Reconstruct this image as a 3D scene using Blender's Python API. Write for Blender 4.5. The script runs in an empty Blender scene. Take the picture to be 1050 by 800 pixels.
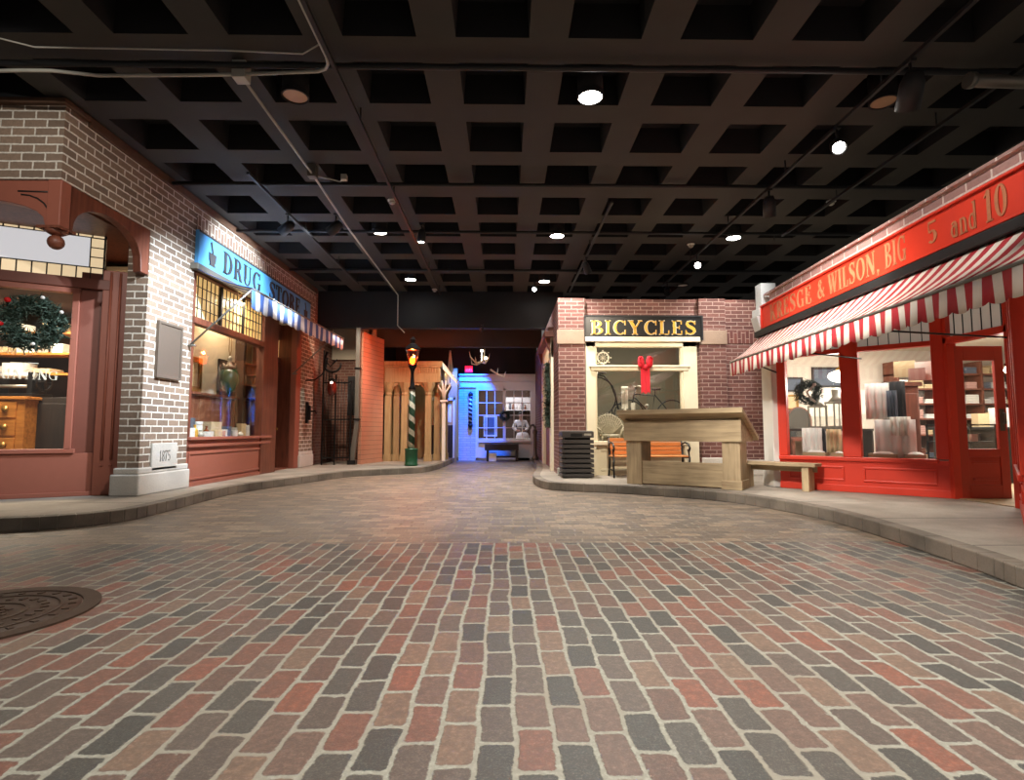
import bpy, bmesh, math, random
from mathutils import Vector, Matrix
R = random.Random(7)
PI = math.pi
SC = bpy.context.scene
COL = SC.collection

def rgb(r, g, b):
    f = lambda c: (c / 255 / 12.92) if c <= 10 else ((c / 255 + .055) / 1.055) ** 2.4
    return (f(r), f(g), f(b), 1)

# ---------------------------------------------------------------- node helper
class NT:
    def __init__(s, name):
        s.m = bpy.data.materials.new(name); s.m.use_nodes = True
        s.t = s.m.node_tree; s.t.nodes.clear()
        s.out = s.t.nodes.new('ShaderNodeOutputMaterial')
    def n(s, typ, **kw):
        d = s.t.nodes.new(typ)
        for k, v in kw.items(): setattr(d, k, v)
        return d
    def put(s, sock, v):
        if hasattr(v, 'is_linked') or isinstance(v, bpy.types.NodeSocket): s.t.links.new(v, sock)
        else: sock.default_value = v
    def math(s, op, a, b=None, c=None, clamp=False):
        d = s.n('ShaderNodeMath', operation=op); d.use_clamp = clamp
        s.put(d.inputs[0], a)
        if b is not None: s.put(d.inputs[1], b)
        if c is not None: s.put(d.inputs[2], c)
        return d.outputs[0]
    def vec(s, x, y, z=0.0):
        d = s.n('ShaderNodeCombineXYZ')
        for i, v in enumerate((x, y, z)): s.put(d.inputs[i], v)
        return d.outputs[0]
    def obj(s):
        return s.n('ShaderNodeTexCoord').outputs['Object']
    def sep(s, v):
        d = s.n('ShaderNodeSeparateXYZ'); s.put(d.inputs[0], v); return d.outputs
    def noise(s, v, scale, detail=3, rough=.55, color=False):
        d = s.n('ShaderNodeTexNoise'); s.put(d.inputs['Vector'], v)
        d.inputs['Scale'].default_value = scale; d.inputs['Detail'].default_value = detail
        d.inputs['Roughness'].default_value = rough
        return d.outputs['Color' if color else 'Fac']
    def mix(s, f, a, b, mode='MIX'):
        d = s.n('ShaderNodeMix', data_type='RGBA', blend_type=mode)
        s.put(d.inputs[0], f); s.put(d.inputs[6], a); s.put(d.inputs[7], b)
        return d.outputs[2]
    def ramp(s, f, stops, interp='LINEAR'):
        d = s.n('ShaderNodeValToRGB'); cr = d.color_ramp; cr.interpolation = interp
        while len(cr.elements) > len(stops): cr.elements.remove(cr.elements[-1])
        while len(cr.elements) < len(stops): cr.elements.new(.5)
        for e, (p, c) in zip(cr.elements, stops): e.position = p; e.color = c
        s.put(d.inputs[0], f); return d.outputs[0]
    def mapr(s, v, a, b, c=0.0, d=1.0, smooth=True):
        k = s.n('ShaderNodeMapRange'); k.interpolation_type = 'SMOOTHSTEP' if smooth else 'LINEAR'
        s.put(k.inputs[0], v)
        for i, x in enumerate((a, b, c, d)): k.inputs[i + 1].default_value = x
        return k.outputs[0]
    def bump(s, h, strength=.4, dist=.01):
        d = s.n('ShaderNodeBump'); d.inputs['Strength'].default_value = strength
        d.inputs['Distance'].default_value = dist; s.put(d.inputs['Height'], h); return d.outputs[0]
    def bsdf(s, col, rough=.6, metal=0.0, normal=None, spec=None, emit=None, estr=0.0):
        d = s.n('ShaderNodeBsdfPrincipled')
        s.put(d.inputs['Base Color'], col); s.put(d.inputs['Roughness'], rough); s.put(d.inputs['Metallic'], metal)
        if normal is not None: s.put(d.inputs['Normal'], normal)
        if spec is not None: s.put(d.inputs['Specular IOR Level'], spec)
        if emit is not None:
            d.inputs['Emission Color'].default_value = emit; d.inputs['Emission Strength'].default_value = estr
        s.t.links.new(d.outputs[0], s.out.inputs[0]); return d

def paint(name, c, rough=.55, metal=0.0, var=.12, scale=9, bump=.05):
    t = NT(name); o = t.obj(); f = t.noise(o, scale, 4)
    k = tuple(x * (1 - var) for x in c[:3]) + (1,); l = tuple(min(1, x * (1 + var)) for x in c[:3]) + (1,)
    col = t.mix(f, k, l)
    t.bsdf(col, rough, metal, t.bump(t.noise(o, scale * 8, 2), bump, .004)); return t.m

def wood(name, c1, c2, axis=0, rough=.6, scale=1.0):
    t = NT(name); o = t.obj(); s = t.sep(o)
    k = [9.0 * scale, 9.0 * scale, 9.0 * scale]; k[axis] = .7 * scale
    v = t.vec(t.math('MULTIPLY', s[0], k[0]), t.math('MULTIPLY', s[1], k[1]), t.math('MULTIPLY', s[2], k[2]))
    f = t.noise(v, 2.2, 5, .6); g = t.noise(o, 3.0, 2)
    f2 = t.math('ADD', t.math('MULTIPLY', f, .8), t.math('MULTIPLY', g, .3))
    col = t.mix(t.mapr(f2, .3, .75), c1, c2)
    t.bsdf(col, rough, 0, t.bump(f, .25, .004)); return t.m

def brickwall(name, c1, c2, mortar, bw=.25, bh=.1, ms=.012, rough=.8, vertical=False, warp=0.0):
    t = NT(name); o = t.obj(); s = t.sep(o)
    u = t.math('ADD', s[0], s[1])
    jig = t.math('MULTIPLY', t.math('SUBTRACT', t.noise(o, 14, 2), .5), .012)
    v = t.vec(t.math('ADD', s[2], jig), u) if vertical else t.vec(t.math('ADD', u, jig), t.math('ADD', s[2], jig))
    b = t.n('ShaderNodeTexBrick'); t.put(b.inputs['Vector'], v)
    b.inputs['Scale'].default_value = 1; b.inputs['Brick Width'].default_value = bw; b.inputs['Row Height'].default_value = bh
    b.inputs['Mortar Size'].default_value = ms; b.inputs['Mortar Smooth'].default_value = .25; b.inputs['Bias'].default_value = -.1
    b.inputs['Color1'].default_value = c1; b.inputs['Color2'].default_value = c2; b.inputs['Mortar'].default_value = mortar
    f = t.noise(o, 35, 4); col = t.mix(t.mapr(f, .3, .75, 0, .35), b.outputs['Color'], tuple(x * .6 for x in c1[:3]) + (1,))
    h = t.math('ADD', t.math('SUBTRACT', 1.0, b.outputs['Fac']), t.math('MULTIPLY', f, .3))
    t.bsdf(col, rough, 0, t.bump(h, .6, .008)); return t.m

def stripes(name, c1, c2, period, axis=1, duty=.5, rough=.75):
    t = NT(name); o = t.obj(); s = t.sep(o)
    f = t.math('FRACT', t.math('DIVIDE', t.math('ADD', s[axis], 40.0), period))
    col = t.mix(t.math('LESS_THAN', f, duty), c1, c2)
    col = t.mix(t.mapr(t.noise(o, 4, 4), .35, .8, 0, .18), col, rgb(120, 110, 95))
    t.bsdf(col, rough, 0, t.bump(t.noise(o, 300, 1), .1, .001)); return t.m

def emitter(name, c, strength):
    t = NT(name); t.bsdf(c, .4, 0, emit=c, estr=strength); return t.m

def glass(name, tint=(1, 1, 1, 1), refl=1.0):
    t = NT(name)
    tr = t.n('ShaderNodeBsdfTransparent'); tr.inputs[0].default_value = tint
    gl = t.n('ShaderNodeBsdfGlossy'); gl.inputs['Roughness'].default_value = .02; gl.inputs['Color'].default_value = (refl, refl, refl, 1)
    g = t.n('ShaderNodeNewGeometry'); d = t.n('ShaderNodeVectorMath', operation='DOT_PRODUCT')
    t.put(d.inputs[0], g.outputs['Normal']); t.put(d.inputs[1], g.outputs['Incoming'])
    k = t.math('SUBTRACT', 1.0, t.math('ABSOLUTE', d.outputs['Value']), clamp=True)
    fr = t.math('ADD', .042, t.math('MULTIPLY', t.math('POWER', k, 5.0), .5))     # thin pane: each face reflects a little, never totally
    mx = t.n('ShaderNodeMixShader'); t.t.links.new(fr, mx.inputs[0])
    t.t.links.new(tr.outputs[0], mx.inputs[1]); t.t.links.new(gl.outputs[0], mx.inputs[2])
    t.t.links.new(mx.outputs[0], t.out.inputs[0]); return t.m

# ---------------------------------------------------------------- mesh builder
class B:
    def __init__(s): s.bm = bmesh.new(); s.mi = 0; s.sm = False
    def face(s, vs):
        try: f = s.bm.faces.new(vs)
        except ValueError: return None
        f.material_index = s.mi; f.smooth = s.sm; return f
    def V(s, p): return s.bm.verts.new(p)
    def box(s, x0, x1, y0, y1, z0, z1, M=None):
        ps = [(x, y, z) for z in (z0, z1) for y in (y0, y1) for x in (x0, x1)]
        v = [s.V((M @ Vector(p)) if M else p) for p in ps]
        for q in ((0, 2, 3, 1), (4, 5, 7, 6), (0, 1, 5, 4), (2, 6, 7, 3), (0, 4, 6, 2), (1, 3, 7, 5)): s.face([v[i] for i in q])
        return s
    def prism(s, pts, d):
        """extrude the planar polygon pts (3-D) by vector d"""
        d = Vector(d); a = [s.V(p) for p in pts]; b = [s.V(Vector(p) + d) for p in pts]; n = len(pts)
        s.face(a[::-1]); s.face(b)
        for i in range(n): s.face([a[i], a[(i + 1) % n], b[(i + 1) % n], b[i]])
        return s
    def tube(s, pts, r, n=8, caps=True, closed=False):
        pts = [Vector(p) for p in pts]; m = len(pts); rs = r if isinstance(r, (list, tuple)) else [r] * m
        sm = s.sm; s.sm = True; rings = []; up = None
        for i, p in enumerate(pts):
            a = pts[i - 1] if (i or closed) else p; c = pts[(i + 1) % m] if (i < m - 1 or closed) else p
            t = (c - a).normalized()
            if up is None: up = Vector((0, 0, 1)) if abs(t.z) < .9 else Vector((1, 0, 0))
            x = t.cross(up)
            if x.length < 1e-6: x = t.orthogonal()
            x.normalize(); y = x.cross(t).normalized(); up = y
            rings.append([s.V(p + (x * math.cos(2 * PI * k / n) + y * math.sin(2 * PI * k / n)) * rs[i]) for k in range(n)])
        for i in range(m if closed else m - 1):
            a, b = rings[i], rings[(i + 1) % m]
            for k in range(n): s.face([a[k], a[(k + 1) % n], b[(k + 1) % n], b[k]])
        s.sm = sm
        if caps and not closed: s.face(rings[0][::-1]); s.face(rings[-1])
        return s
    def lathe(s, prof, c=(0, 0, 0), n=20, M=None, smooth=True):
        sm = s.sm; s.sm = smooth; rings = []
        for r, z in prof:
            ring = []
            for k in range(n):
                p = Vector((c[0] + r * math.cos(2 * PI * k / n), c[1] + r * math.sin(2 * PI * k / n), c[2] + z))
                ring.append(s.V(M @ p if M else p))
            rings.append(ring)
        for a, b in zip(rings, rings[1:]):
            for k in range(n): s.face([a[k], a[(k + 1) % n], b[(k + 1) % n], b[k]])
        s.sm = sm
        s.face(rings[0][::-1]); s.face(rings[-1]); return s
    def ball(s, c, r, n=12, sc=(1, 1, 1), M=None):
        sm = s.sm; s.sm = True; rings = []
        for i in range(1, n // 2):
            th = PI * i / (n // 2); ring = []
            for k in range(n):
                p = Vector((c[0] + sc[0] * r * math.sin(th) * math.cos(2 * PI * k / n), c[1] + sc[1] * r * math.sin(th) * math.sin(2 * PI * k / n), c[2] - sc[2] * r * math.cos(th)))
                ring.append(s.V(M @ p if M else p))
            rings.append(ring)
        for a, b in zip(rings, rings[1:]):
            for k in range(n): s.face([a[k], a[(k + 1) % n], b[(k + 1) % n], b[k]])
        s.face(rings[0][::-1]); s.face(rings[-1]); s.sm = sm; return s
    def ring(s, c, r0, r1, axis='z', h=.02, n=32):
        """flat annulus of height h"""
        def pt(r, k, z):
            a = 2 * PI * k / n; u, v = r * math.cos(a), r * math.sin(a)
            return {'z': (c[0] + u, c[1] + v, c[2] + z), 'y': (c[0] + u, c[1] + z, c[2] + v), 'x': (c[0] + z, c[1] + u, c[2] + v)}[axis]
        q = [[s.V(pt(r, k, z)) for k in range(n)] for r, z in ((r0, 0), (r1, 0), (r1, h), (r0, h))]
        for i in range(4):
            a, b = q[i], q[(i + 1) % 4]
            for k in range(n): s.face([a[k], a[(k + 1) % n], b[(k + 1) % n], b[k]])
        return s
    def shift(s, v):
        bmesh.ops.translate(s.bm, verts=s.bm.verts, vec=Vector(v)); return s

ROOT = {}
def tag(o, label=None, cat=None, group=None, kind=None):
    if label: o['label'] = label
    if cat: o['category'] = cat
    if group: o['group'] = group
    if kind: o['kind'] = kind
    return o
def thing(name, label, cat, loc=(0, 0, 0), rotz=0.0, group=None, kind=None):
    o = bpy.data.objects.new(name, None); COL.objects.link(o); o.empty_display_size = .1
    o.location = loc; o.rotation_euler = (0, 0, rotz); ROOT[o.name] = Matrix.Translation(loc) @ Matrix.Rotation(rotz, 4, 'Z')
    return tag(o, label if kind is None else None, cat if kind is None else None, group, kind)
def obj(name, b, mats, parent=None, W=False, bevel=0.0, label=None, org=None, kind=None):
    """link the builder's mesh as ONE object. W: the mesh is in world space (re-expressed in its thing's frame). org: origin of a top-level mesh"""
    bm = b.bm
    bmesh.ops.recalc_face_normals(bm, faces=bm.faces)
    if parent is not None:
        M = ROOT[parent.name]
        if W: bm.transform(M.inverted())
    me = bpy.data.meshes.new(name)
    if org is not None: bmesh.ops.translate(bm, verts=bm.verts, vec=-Vector(org))
    bm.to_mesh(me); bm.free()
    for m in (mats if isinstance(mats, (list, tuple)) else [mats]): me.materials.append(m)
    o = bpy.data.objects.new(name, me); COL.objects.link(o)
    if org is not None: o.location = org
    if parent is not None: o.parent = parent; ROOT[o.name] = M
    if bevel: k = o.modifiers.new('edge', 'BEVEL'); k.width = bevel; k.segments = 2; k.limit_method = 'ANGLE'
    if label: o['label'] = label
    if kind: o['kind'] = kind
    return o
def struct(name, b, m, bevel=0.0): return obj(name, b, m, bevel=bevel, kind='structure')
def copy_tree(o, parent=None):
    c = o.copy(); COL.objects.link(c)
    if parent is not None: c.parent = parent
    if o.name in ROOT: ROOT[c.name] = ROOT[o.name]
    for ch in list(o.children): copy_tree(ch, c)
    return c
def dup(root, loc, rotz=None, label=None, group=None, scale=None):
    c = copy_tree(root); c.location = loc
    if rotz is not None: c.rotation_euler = (0, 0, rotz)
    if label: c['label'] = label
    if group: c['group'] = group
    if scale: c.scale = (scale,) * 3
    return c
def lamp(kind, loc, target=None, energy=100, color=(1, 1, 1), angle=60, blend=.5, radius=.05, size=1.0, size_y=None):
    d = bpy.data.lights.new('lamp_light', kind); d.energy = energy; d.color = color[:3]
    if kind == 'SPOT': d.spot_size = math.radians(angle); d.spot_blend = blend; d.shadow_soft_size = radius
    elif kind == 'POINT': d.shadow_soft_size = radius
    else:
        d.shape = 'RECTANGLE'; d.size = size; d.size_y = size_y or size
    o = bpy.data.objects.new('lamp_light', d); COL.objects.link(o); o.location = loc
    if target is not None: o.rotation_euler = (Vector(target) - Vector(loc)).to_track_quat('-Z', 'Y').to_euler()
    return o

# ---------------------------------------------------------------- serif lettering
TT, tt, SS, OO = .19, .075, .055, .075
def q(x0, y0, x1, y1): return [(x0, y0), (x1, y0), (x1, y1), (x0, y1)]
def stem(x, y0=0.0, y1=1.0, T=None, top=True, bot=True):
    T = T or TT; r = [q(x, y0, x + T, y1)]
    if bot: r.append(q(x - OO, y0, x + T + OO, y0 + SS))
    if top: r.append(q(x - OO, y1 - SS, x + T + OO, y1))
    return r
def stroke(pts, th):
    r = []; m = len(pts); th = th if isinstance(th, list) else [th] * m; L = []
    for i, p in enumerate(pts):
        a = pts[max(0, i - 1)]; c = pts[min(m - 1, i + 1)]; dx, dy = c[0] - a[0], c[1] - a[1]; l = math.hypot(dx, dy) or 1
        L.append(((p[0] - dy / l * th[i] / 2, p[1] + dx / l * th[i] / 2), (p[0] + dy / l * th[i] / 2, p[1] - dx / l * th[i] / 2)))
    for (a, b), (c, d) in zip(L, L[1:]): r.append([a, b, d, c])
    return r
def arc(cx, cy, rx, ry, a0, a1, tx=None, ty=None, n=16):
    tx = TT if tx is None else tx; ty = tt if ty is None else ty; r = []
    P = lambda k, o: (cx + (rx - (tx if o else 0)) * math.cos(math.radians(k)), cy + (ry - (ty if o else 0)) * math.sin(math.radians(k)))
    for i in range(n):
        k0 = a0 + (a1 - a0) * i / n; k1 = a0 + (a1 - a0) * (i + 1) / n
        r.append([P(k0, 0), P(k1, 0), P(k1, 1), P(k0, 1)])
    return r
def glyph(ch):
    x = OO
    if ch == 'I': return .36, stem(x)
    if ch == 'L': return .62, stem(x) + [q(x, 0, .58, tt), q(.52, 0, .58, .3)]
    if ch == 'E': return .66, stem(x) + [q(x, 0, .6, tt), q(.54, 0, .6, .28), q(x, 1 - tt, .58, 1), q(.52, .74, .58, 1), q(x, .47, .46, .47 + tt), q(.42, .38, .46, .64)]
    if ch == 'F': return .6, stem(x) + [q(x, 1 - tt, .58, 1), q(.52, .74, .58, 1), q(x, .47, .46, .47 + tt)]
    if ch == 'T': return .68, stem(.245, top=False) + [q(.02, 1 - tt, .66, 1), q(.02, .72, .08, 1), q(.6, .72, .66, 1)]
    if ch == 'D': return .78, stem(x) + arc(.27, .5, .48, .5, -90, 90)
    if ch == 'B': return .7, stem(x) + arc(.27, .765, .34, .235, -90, 90, ty=.06) + arc(.27, .275, .4, .275, -90, 90)
    if ch == 'P': return .66, stem(x) + arc(.27, .74, .36, .26, -90, 90, ty=.06)
    if ch == 'R': return .76, stem(x) + arc(.27, .74, .36, .26, -90, 90, ty=.06) + stroke([(.38, .5), (.5, .3), (.62, .03)], .18) + [q(.54, 0, .76, SS)]
    if ch == 'C': return .76, arc(.42, .5, .4, .5, 48, 312) + [q(.66, .66, .71, .98), q(.66, .02, .71, .34)]
    if ch == 'G': return .82, arc(.42, .5, .4, .5, 48, 320) + [q(.66, .66, .71, .98), q(.58, .02, .74, .42), q(.5, .4, .8, .45)]
    if ch == 'O': return .84, arc(.42, .5, .42, .5, 0, 360, n=28)
    if ch == 'Q': return .84, arc(.42, .5, .42, .5, 0, 360, n=28) + stroke([(.46, .2), (.6, .02), (.8, -.08)], .12)
    if ch == '0': return .66, arc(.33, .5, .31, .5, 0, 360, n=28)
    if ch == 'S':
        p = [(.56, .76), (.5, .9), (.34, .96), (.17, .91), (.12, .76), (.2, .62), (.36, .52), (.5, .4), (.55, .25), (.46, .1), (.3, .04), (.13, .1), (.07, .25)]
        return .66, stroke(p, [.04, .07, .08, .12, .17, .2, .22, .2, .17, .12, .08, .07, .04]) + [q(.55, .7, .6, .98), q(.03, .02, .08, .32)]
    if ch == 'U': return .8, stem(x, .3, bot=False) + [q(.58, .3, .65, 1), q(.5, 1 - SS, .74, 1)] + arc(.365, .32, .29, .32, 180, 360, tx=.12)
    if ch == 'N': return .86, [q(.1, 0, .17, 1), q(.02, 0, .27, SS), q(.02, 1 - SS, .2, 1), q(.68, 0, .75, 1), q(.6, 1 - SS, .84, 1)] + stroke([(.16, .97), (.7, .03)], .2)
    if ch == 'W': return 1.1, stroke([(.12, 1), (.34, 0)], .17) + stroke([(.36, 0), (.55, .9)], .06) + stroke([(.52, 1), (.76, 0)], .17) + stroke([(.78, 0), (.98, 1)], .06) + [q(0, 1 - SS, .28, 1), q(.42, 1 - SS, .66, 1), q(.88, 1 - SS, 1.08, 1)]
    if ch == 'K': return .82, stem(x) + stroke([(.26, .36), (.64, .98)], .07) + stroke([(.36, .58), (.66, .03)], .19) + [q(.52, 1 - SS, .78, 1), q(.54, 0, .8, SS)]
    if ch == 'Y': return .8, stem(.3, 0, .48, top=False) + stroke([(.13, .98), (.39, .42)], .18) + stroke([(.4, .44), (.67, .98)], .07) + [q(0, 1 - SS, .3, 1), q(.56, 1 - SS, .8, 1)]
    if ch == 'A': return .84, stroke([(.12, .02), (.42, 1)], .07) + stroke([(.4, 1), (.68, .02)], .19) + [q(.24, .3, .58, .36), q(0, 0, .26, SS), q(.54, 0, .84, SS)]
    if ch == '&':
        p = [(.8, .52), (.7, .28), (.5, .07), (.28, .04), (.12, .16), (.12, .34), (.28, .5), (.44, .64), (.5, .8), (.4, .94), (.27, .9), (.22, .76), (.32, .58), (.55, .28), (.82, .03)]
        return .9, stroke(p, [.05, .06, .08, .1, .16, .16, .1, .07, .1, .08, .1, .14, .17, .18, .12])
    if ch == ',': return .26, [q(.05, 0, .2, .14)] + stroke([(.16, .04), (.1, -.18)], .06)
    if ch == '1': return .42, stem(.14, top=False) + stroke([(.02, .8), (.16, .92), (.2, .99)], .07)
    if ch == '5': return .64, arc(.3, .3, .3, .3, -140, 130) + [q(.1, .5, .15, 1), q(.1, .9, .56, 1)]
    if ch == '7': return .6, [q(.04, .9, .56, 1), q(.04, .74, .09, 1)] + stroke([(.5, .9), (.3, .5), (.24, 0)], [.08, .14, .18])
    if ch == '8': return .64, arc(.32, .75, .24, .25, 0, 360, tx=.1, n=20) + arc(.32, .27, .29, .27, 0, 360, tx=.13, n=20)
    if ch == 'a': return .56, arc(.26, .24, .24, .24, 0, 360, tx=.13, n=18) + [q(.36, 0, .52, .42)] + arc(.28, .42, .24, .2, 0, 150, tx=.14)
    if ch == 'n': return .6, stem(.07, 0, .6, T=.15, top=False) + arc(.3, .36, .25, .25, 0, 150, tx=.14) + [q(.41, 0, .55, .38), q(.36, 0, .6, SS)]
    if ch == 'd': return .6, arc(.26, .3, .25, .3, 0, 360, tx=.13, n=18) + [q(.38, 0, .53, 1), q(.3, 1 - SS, .53, 1)]
    return .4, []
def letters(parent, text, origin, ux, uy, width, height, depth, mat, thick=None, name='letter'):
    """one part per letter"""
    tot = sum(glyph(c)[0] + .1 for c in text) - .1; k = width / tot; x = 0.0; U = Vector(ux).normalized()
    for c in text:
        w = glyph(c)[0]
        if c != ' ':
            b = B(); lettering(b, c, Vector(origin) + U * x * k, ux, uy, w * k, height, depth, None, thick); obj(name, b, mat, parent)
        x += w + .1
def lettering(b, text, origin, ux, uy, width, height, depth, curve=None, thick=None):
    """letters laid on the plane (ux, uy) from origin, squeezed to width; extruded by depth along ux x uy"""
    global TT, tt
    keep = (TT, tt)
    if thick: TT, tt = thick
    ux = Vector(ux).normalized(); uy = Vector(uy).normalized(); nn = ux.cross(uy) * depth
    tot = sum(glyph(c)[0] + .1 for c in text) - .1; k = width / tot; x = 0.0
    for c in text:
        w, polys = glyph(c)
        dy = curve((x + w / 2) / tot) if curve else 0
        for p in polys:
            b.prism([Vector(origin) + ux * (x + a) * k + uy * (h * height + dy) for a, h in p], nn)
        x += w + .1
    TT, tt = keep
    return b
# ================================================================ materials
def floor_material():
    t = NT('street_brick'); P = t.obj(); s = t.sep(P); x, y = s[0], s[1]
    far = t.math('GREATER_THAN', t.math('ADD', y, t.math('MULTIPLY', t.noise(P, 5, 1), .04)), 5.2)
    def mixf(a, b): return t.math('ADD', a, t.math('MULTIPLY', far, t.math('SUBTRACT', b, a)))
    lo = t.sep(t.noise(P, 2.2, 2, .5, True)); hi = t.sep(t.noise(P, 22, 3, .6, True))
    wob = lambda k: t.math('ADD', t.math('MULTIPLY', t.math('SUBTRACT', lo[k], .5), .05), t.math('MULTIPLY', t.math('SUBTRACT', hi[k], .5), .016))
    a = t.math('ADD', mixf(t.math('ADD', x, -.04), y), wob(0)); b = t.math('ADD', mixf(y, x), wob(1))
    ua = t.math('DIVIDE', a, .131); c = t.math('FLOOR', ua); fa = t.math('FRACT', ua)
    w1 = t.n('ShaderNodeTexWhiteNoise', noise_dimensions='1D'); t.put(w1.inputs['W'], c)
    ub = t.math('ADD', t.math('DIVIDE', b, .255), t.math('ADD', t.math('MULTIPLY', t.math('MODULO', t.math('ADD', c, 200.0), 2.0), .5), t.math('MULTIPLY', w1.outputs['Value'], .3)))
    r = t.math('FLOOR', ub); fb = t.math('FRACT', ub)
    da = t.math('MULTIPLY', t.math('MINIMUM', fa, t.math('SUBTRACT', 1.0, fa)), .131)
    db = t.math('MULTIPLY', t.math('MINIMUM', fb, t.math('SUBTRACT', 1.0, fb)), .255)
    rad = .026
    ea = t.math('MAXIMUM', t.math('SUBTRACT', rad, da), 0.0); eb = t.math('MAXIMUM', t.math('SUBTRACT', rad, db), 0.0)
    d = t.math('SUBTRACT', rad, t.math('SQRT', t.math('ADD', t.math('MULTIPLY', ea, ea), t.math('MULTIPLY', eb, eb))))
    d = t.math('ADD', d, t.math('MULTIPLY', t.math('SUBTRACT', t.noise(P, 70, 4, .65), .5), .016))
    d = t.math('SUBTRACT', d, t.mapr(t.noise(P, 19, 3), .6, .78, 0, .014))
    brick = t.mapr(d, .006, .0125)
    wn = t.n('ShaderNodeTexWhiteNoise', noise_dimensions='2D'); t.put(wn.inputs['Vector'], t.vec(c, r))
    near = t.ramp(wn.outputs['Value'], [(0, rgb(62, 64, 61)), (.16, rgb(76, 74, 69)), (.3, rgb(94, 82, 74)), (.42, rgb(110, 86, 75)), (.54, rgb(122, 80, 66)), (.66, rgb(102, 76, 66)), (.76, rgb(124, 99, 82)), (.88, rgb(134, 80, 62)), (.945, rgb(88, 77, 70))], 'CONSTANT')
    farc = t.ramp(wn.outputs['Value'], [(0, rgb(100, 88, 76)), (.2, rgb(124, 106, 88)), (.45, rgb(142, 122, 102)), (.65, rgb(112, 98, 86)), (.85, rgb(158, 136, 112))], 'CONSTANT')  # tan brick tones; the palest are painted in for glossy light streaks
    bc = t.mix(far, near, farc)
    spk = t.noise(P, 120, 4, .7); bc = t.mix(t.mapr(spk, .45, .75, 0, .42), bc, rgb(158, 146, 130)); bc = t.mix(t.mapr(t.noise(P, 38, 4, .7), .42, .7, .45, 0), bc, rgb(52, 46, 42))
    bc = t.mix(t.mapr(t.noise(P, 9, 4), .45, .8, 0, .4), bc, rgb(70, 62, 56))
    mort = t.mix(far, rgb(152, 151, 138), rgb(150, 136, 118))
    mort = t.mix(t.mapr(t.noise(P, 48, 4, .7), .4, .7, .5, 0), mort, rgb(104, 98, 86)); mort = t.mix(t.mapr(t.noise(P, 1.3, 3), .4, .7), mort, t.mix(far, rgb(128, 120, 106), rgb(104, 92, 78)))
    col = t.mix(brick, mort, bc)
    h = t.math('ADD', t.math('MULTIPLY', brick, 1.0), t.math('ADD', t.math('MULTIPLY', spk, .25), t.math('MULTIPLY', t.noise(P, 14, 2), .5)))
    rough = t.math('SUBTRACT', .68, t.math('MULTIPLY', brick, .2))
    t.bsdf(col, rough, 0, t.bump(h, .5, .009)); return t.m

def concrete(name, c1, c2, seams=0.0):
    t = NT(name); o = t.obj(); s = t.sep(o)
    col = t.mix(t.mapr(t.noise(o, 1.6, 5), .3, .7), c1, c2)
    col = t.mix(t.mapr(t.noise(o, 60, 3), .4, .8, 0, .25), col, rgb(80, 74, 66))
    if seams:
        f = t.math('FRACT', t.math('DIVIDE', t.math('ADD', s[1], 20 - .05), seams))
        line = t.math('LESS_THAN', f, .012 / seams * 1.5); col = t.mix(line, col, rgb(58, 52, 46))
    t.bsdf(col, .75, 0, t.bump(t.noise(o, 40, 4), .25, .006)); return t.m

M = {}
M['floor'] = floor_material()
M['concrete'] = concrete('sidewalk_concrete', rgb(132, 122, 110), rgb(158, 148, 134), 1.35)
M['curb'] = concrete('curb_stone', rgb(88, 80, 70), rgb(128, 116, 102))
M['stone'] = concrete('pale_stone', rgb(186, 180, 170), rgb(206, 200, 190))
M['sandstone'] = concrete('brown_stone', rgb(140, 116, 98), rgb(158, 134, 114))
M['brick_l'] = brickwall('grey_brown_brick', rgb(116, 97, 82), rgb(146, 122, 102), rgb(222, 213, 198), .27, .102, .011)
M['soldier_l'] = brickwall('upright_brick_course', rgb(116, 92, 78), rgb(138, 112, 94), rgb(206, 194, 178), .29, .105, .012, vertical=True)
M['brick_b'] = brickwall('dark_red_brick', rgb(92, 56, 50), rgb(122, 78, 69), rgb(158, 132, 122), .26, .082, .009)
M['soldier_b'] = brickwall('dark_red_upright_brick', rgb(96, 52, 46), rgb(122, 70, 60), rgb(158, 128, 116), .25, .085, .009, vertical=True)
M['brick_r'] = brickwall('dusty_pink_brick', rgb(138, 104, 98), rgb(158, 122, 114), rgb(206, 190, 180), .29, .098, .011)
M['brick_a'] = brickwall('alley_brick', rgb(112, 72, 60), rgb(136, 92, 76), rgb(150, 128, 112), .26, .085, .009)
M['brick_w'] = brickwall('white_painted_brick', rgb(190, 190, 186), rgb(204, 204, 200), rgb(160, 160, 158), .26, .085, .009)
M['coping'] = paint('rusty_coping', rgb(84, 58, 40), .9, var=.35, scale=14, bump=.5)
M['salmon'] = paint('salmon_brown_paint', rgb(148, 86, 68), .5, var=.08)
M['salmon_d'] = paint('deep_reddish_brown_paint', rgb(112, 62, 48), .5, var=.1)
M['brownwood'] = wood('reddish_brown_wood', rgb(84, 42, 28), rgb(122, 68, 48), 2, .5)
M['wainscot'] = wood('warm_brown_wainscot', rgb(96, 54, 36), rgb(140, 86, 60), 2, .5, 1.4)
M['oak'] = wood('golden_oak', rgb(138, 82, 30), rgb(188, 122, 54), 0, .45)
M['oak_v'] = wood('golden_oak_upright', rgb(138, 82, 30), rgb(188, 122, 54), 2, .45)
M['darkwood'] = wood('near_black_wood', rgb(22, 17, 14), rgb(42, 32, 26), 2, .5)
M['plank'] = wood('weathered_tan_timber', rgb(134, 114, 86), rgb(182, 158, 122), 0, .75)
M['plank_v'] = wood('weathered_tan_timber_upright', rgb(134, 114, 86), rgb(182, 158, 122), 2, .75)
M['slat'] = wood('orange_varnished_slat', rgb(176, 104, 54), rgb(214, 140, 80), 0, .4)
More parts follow.
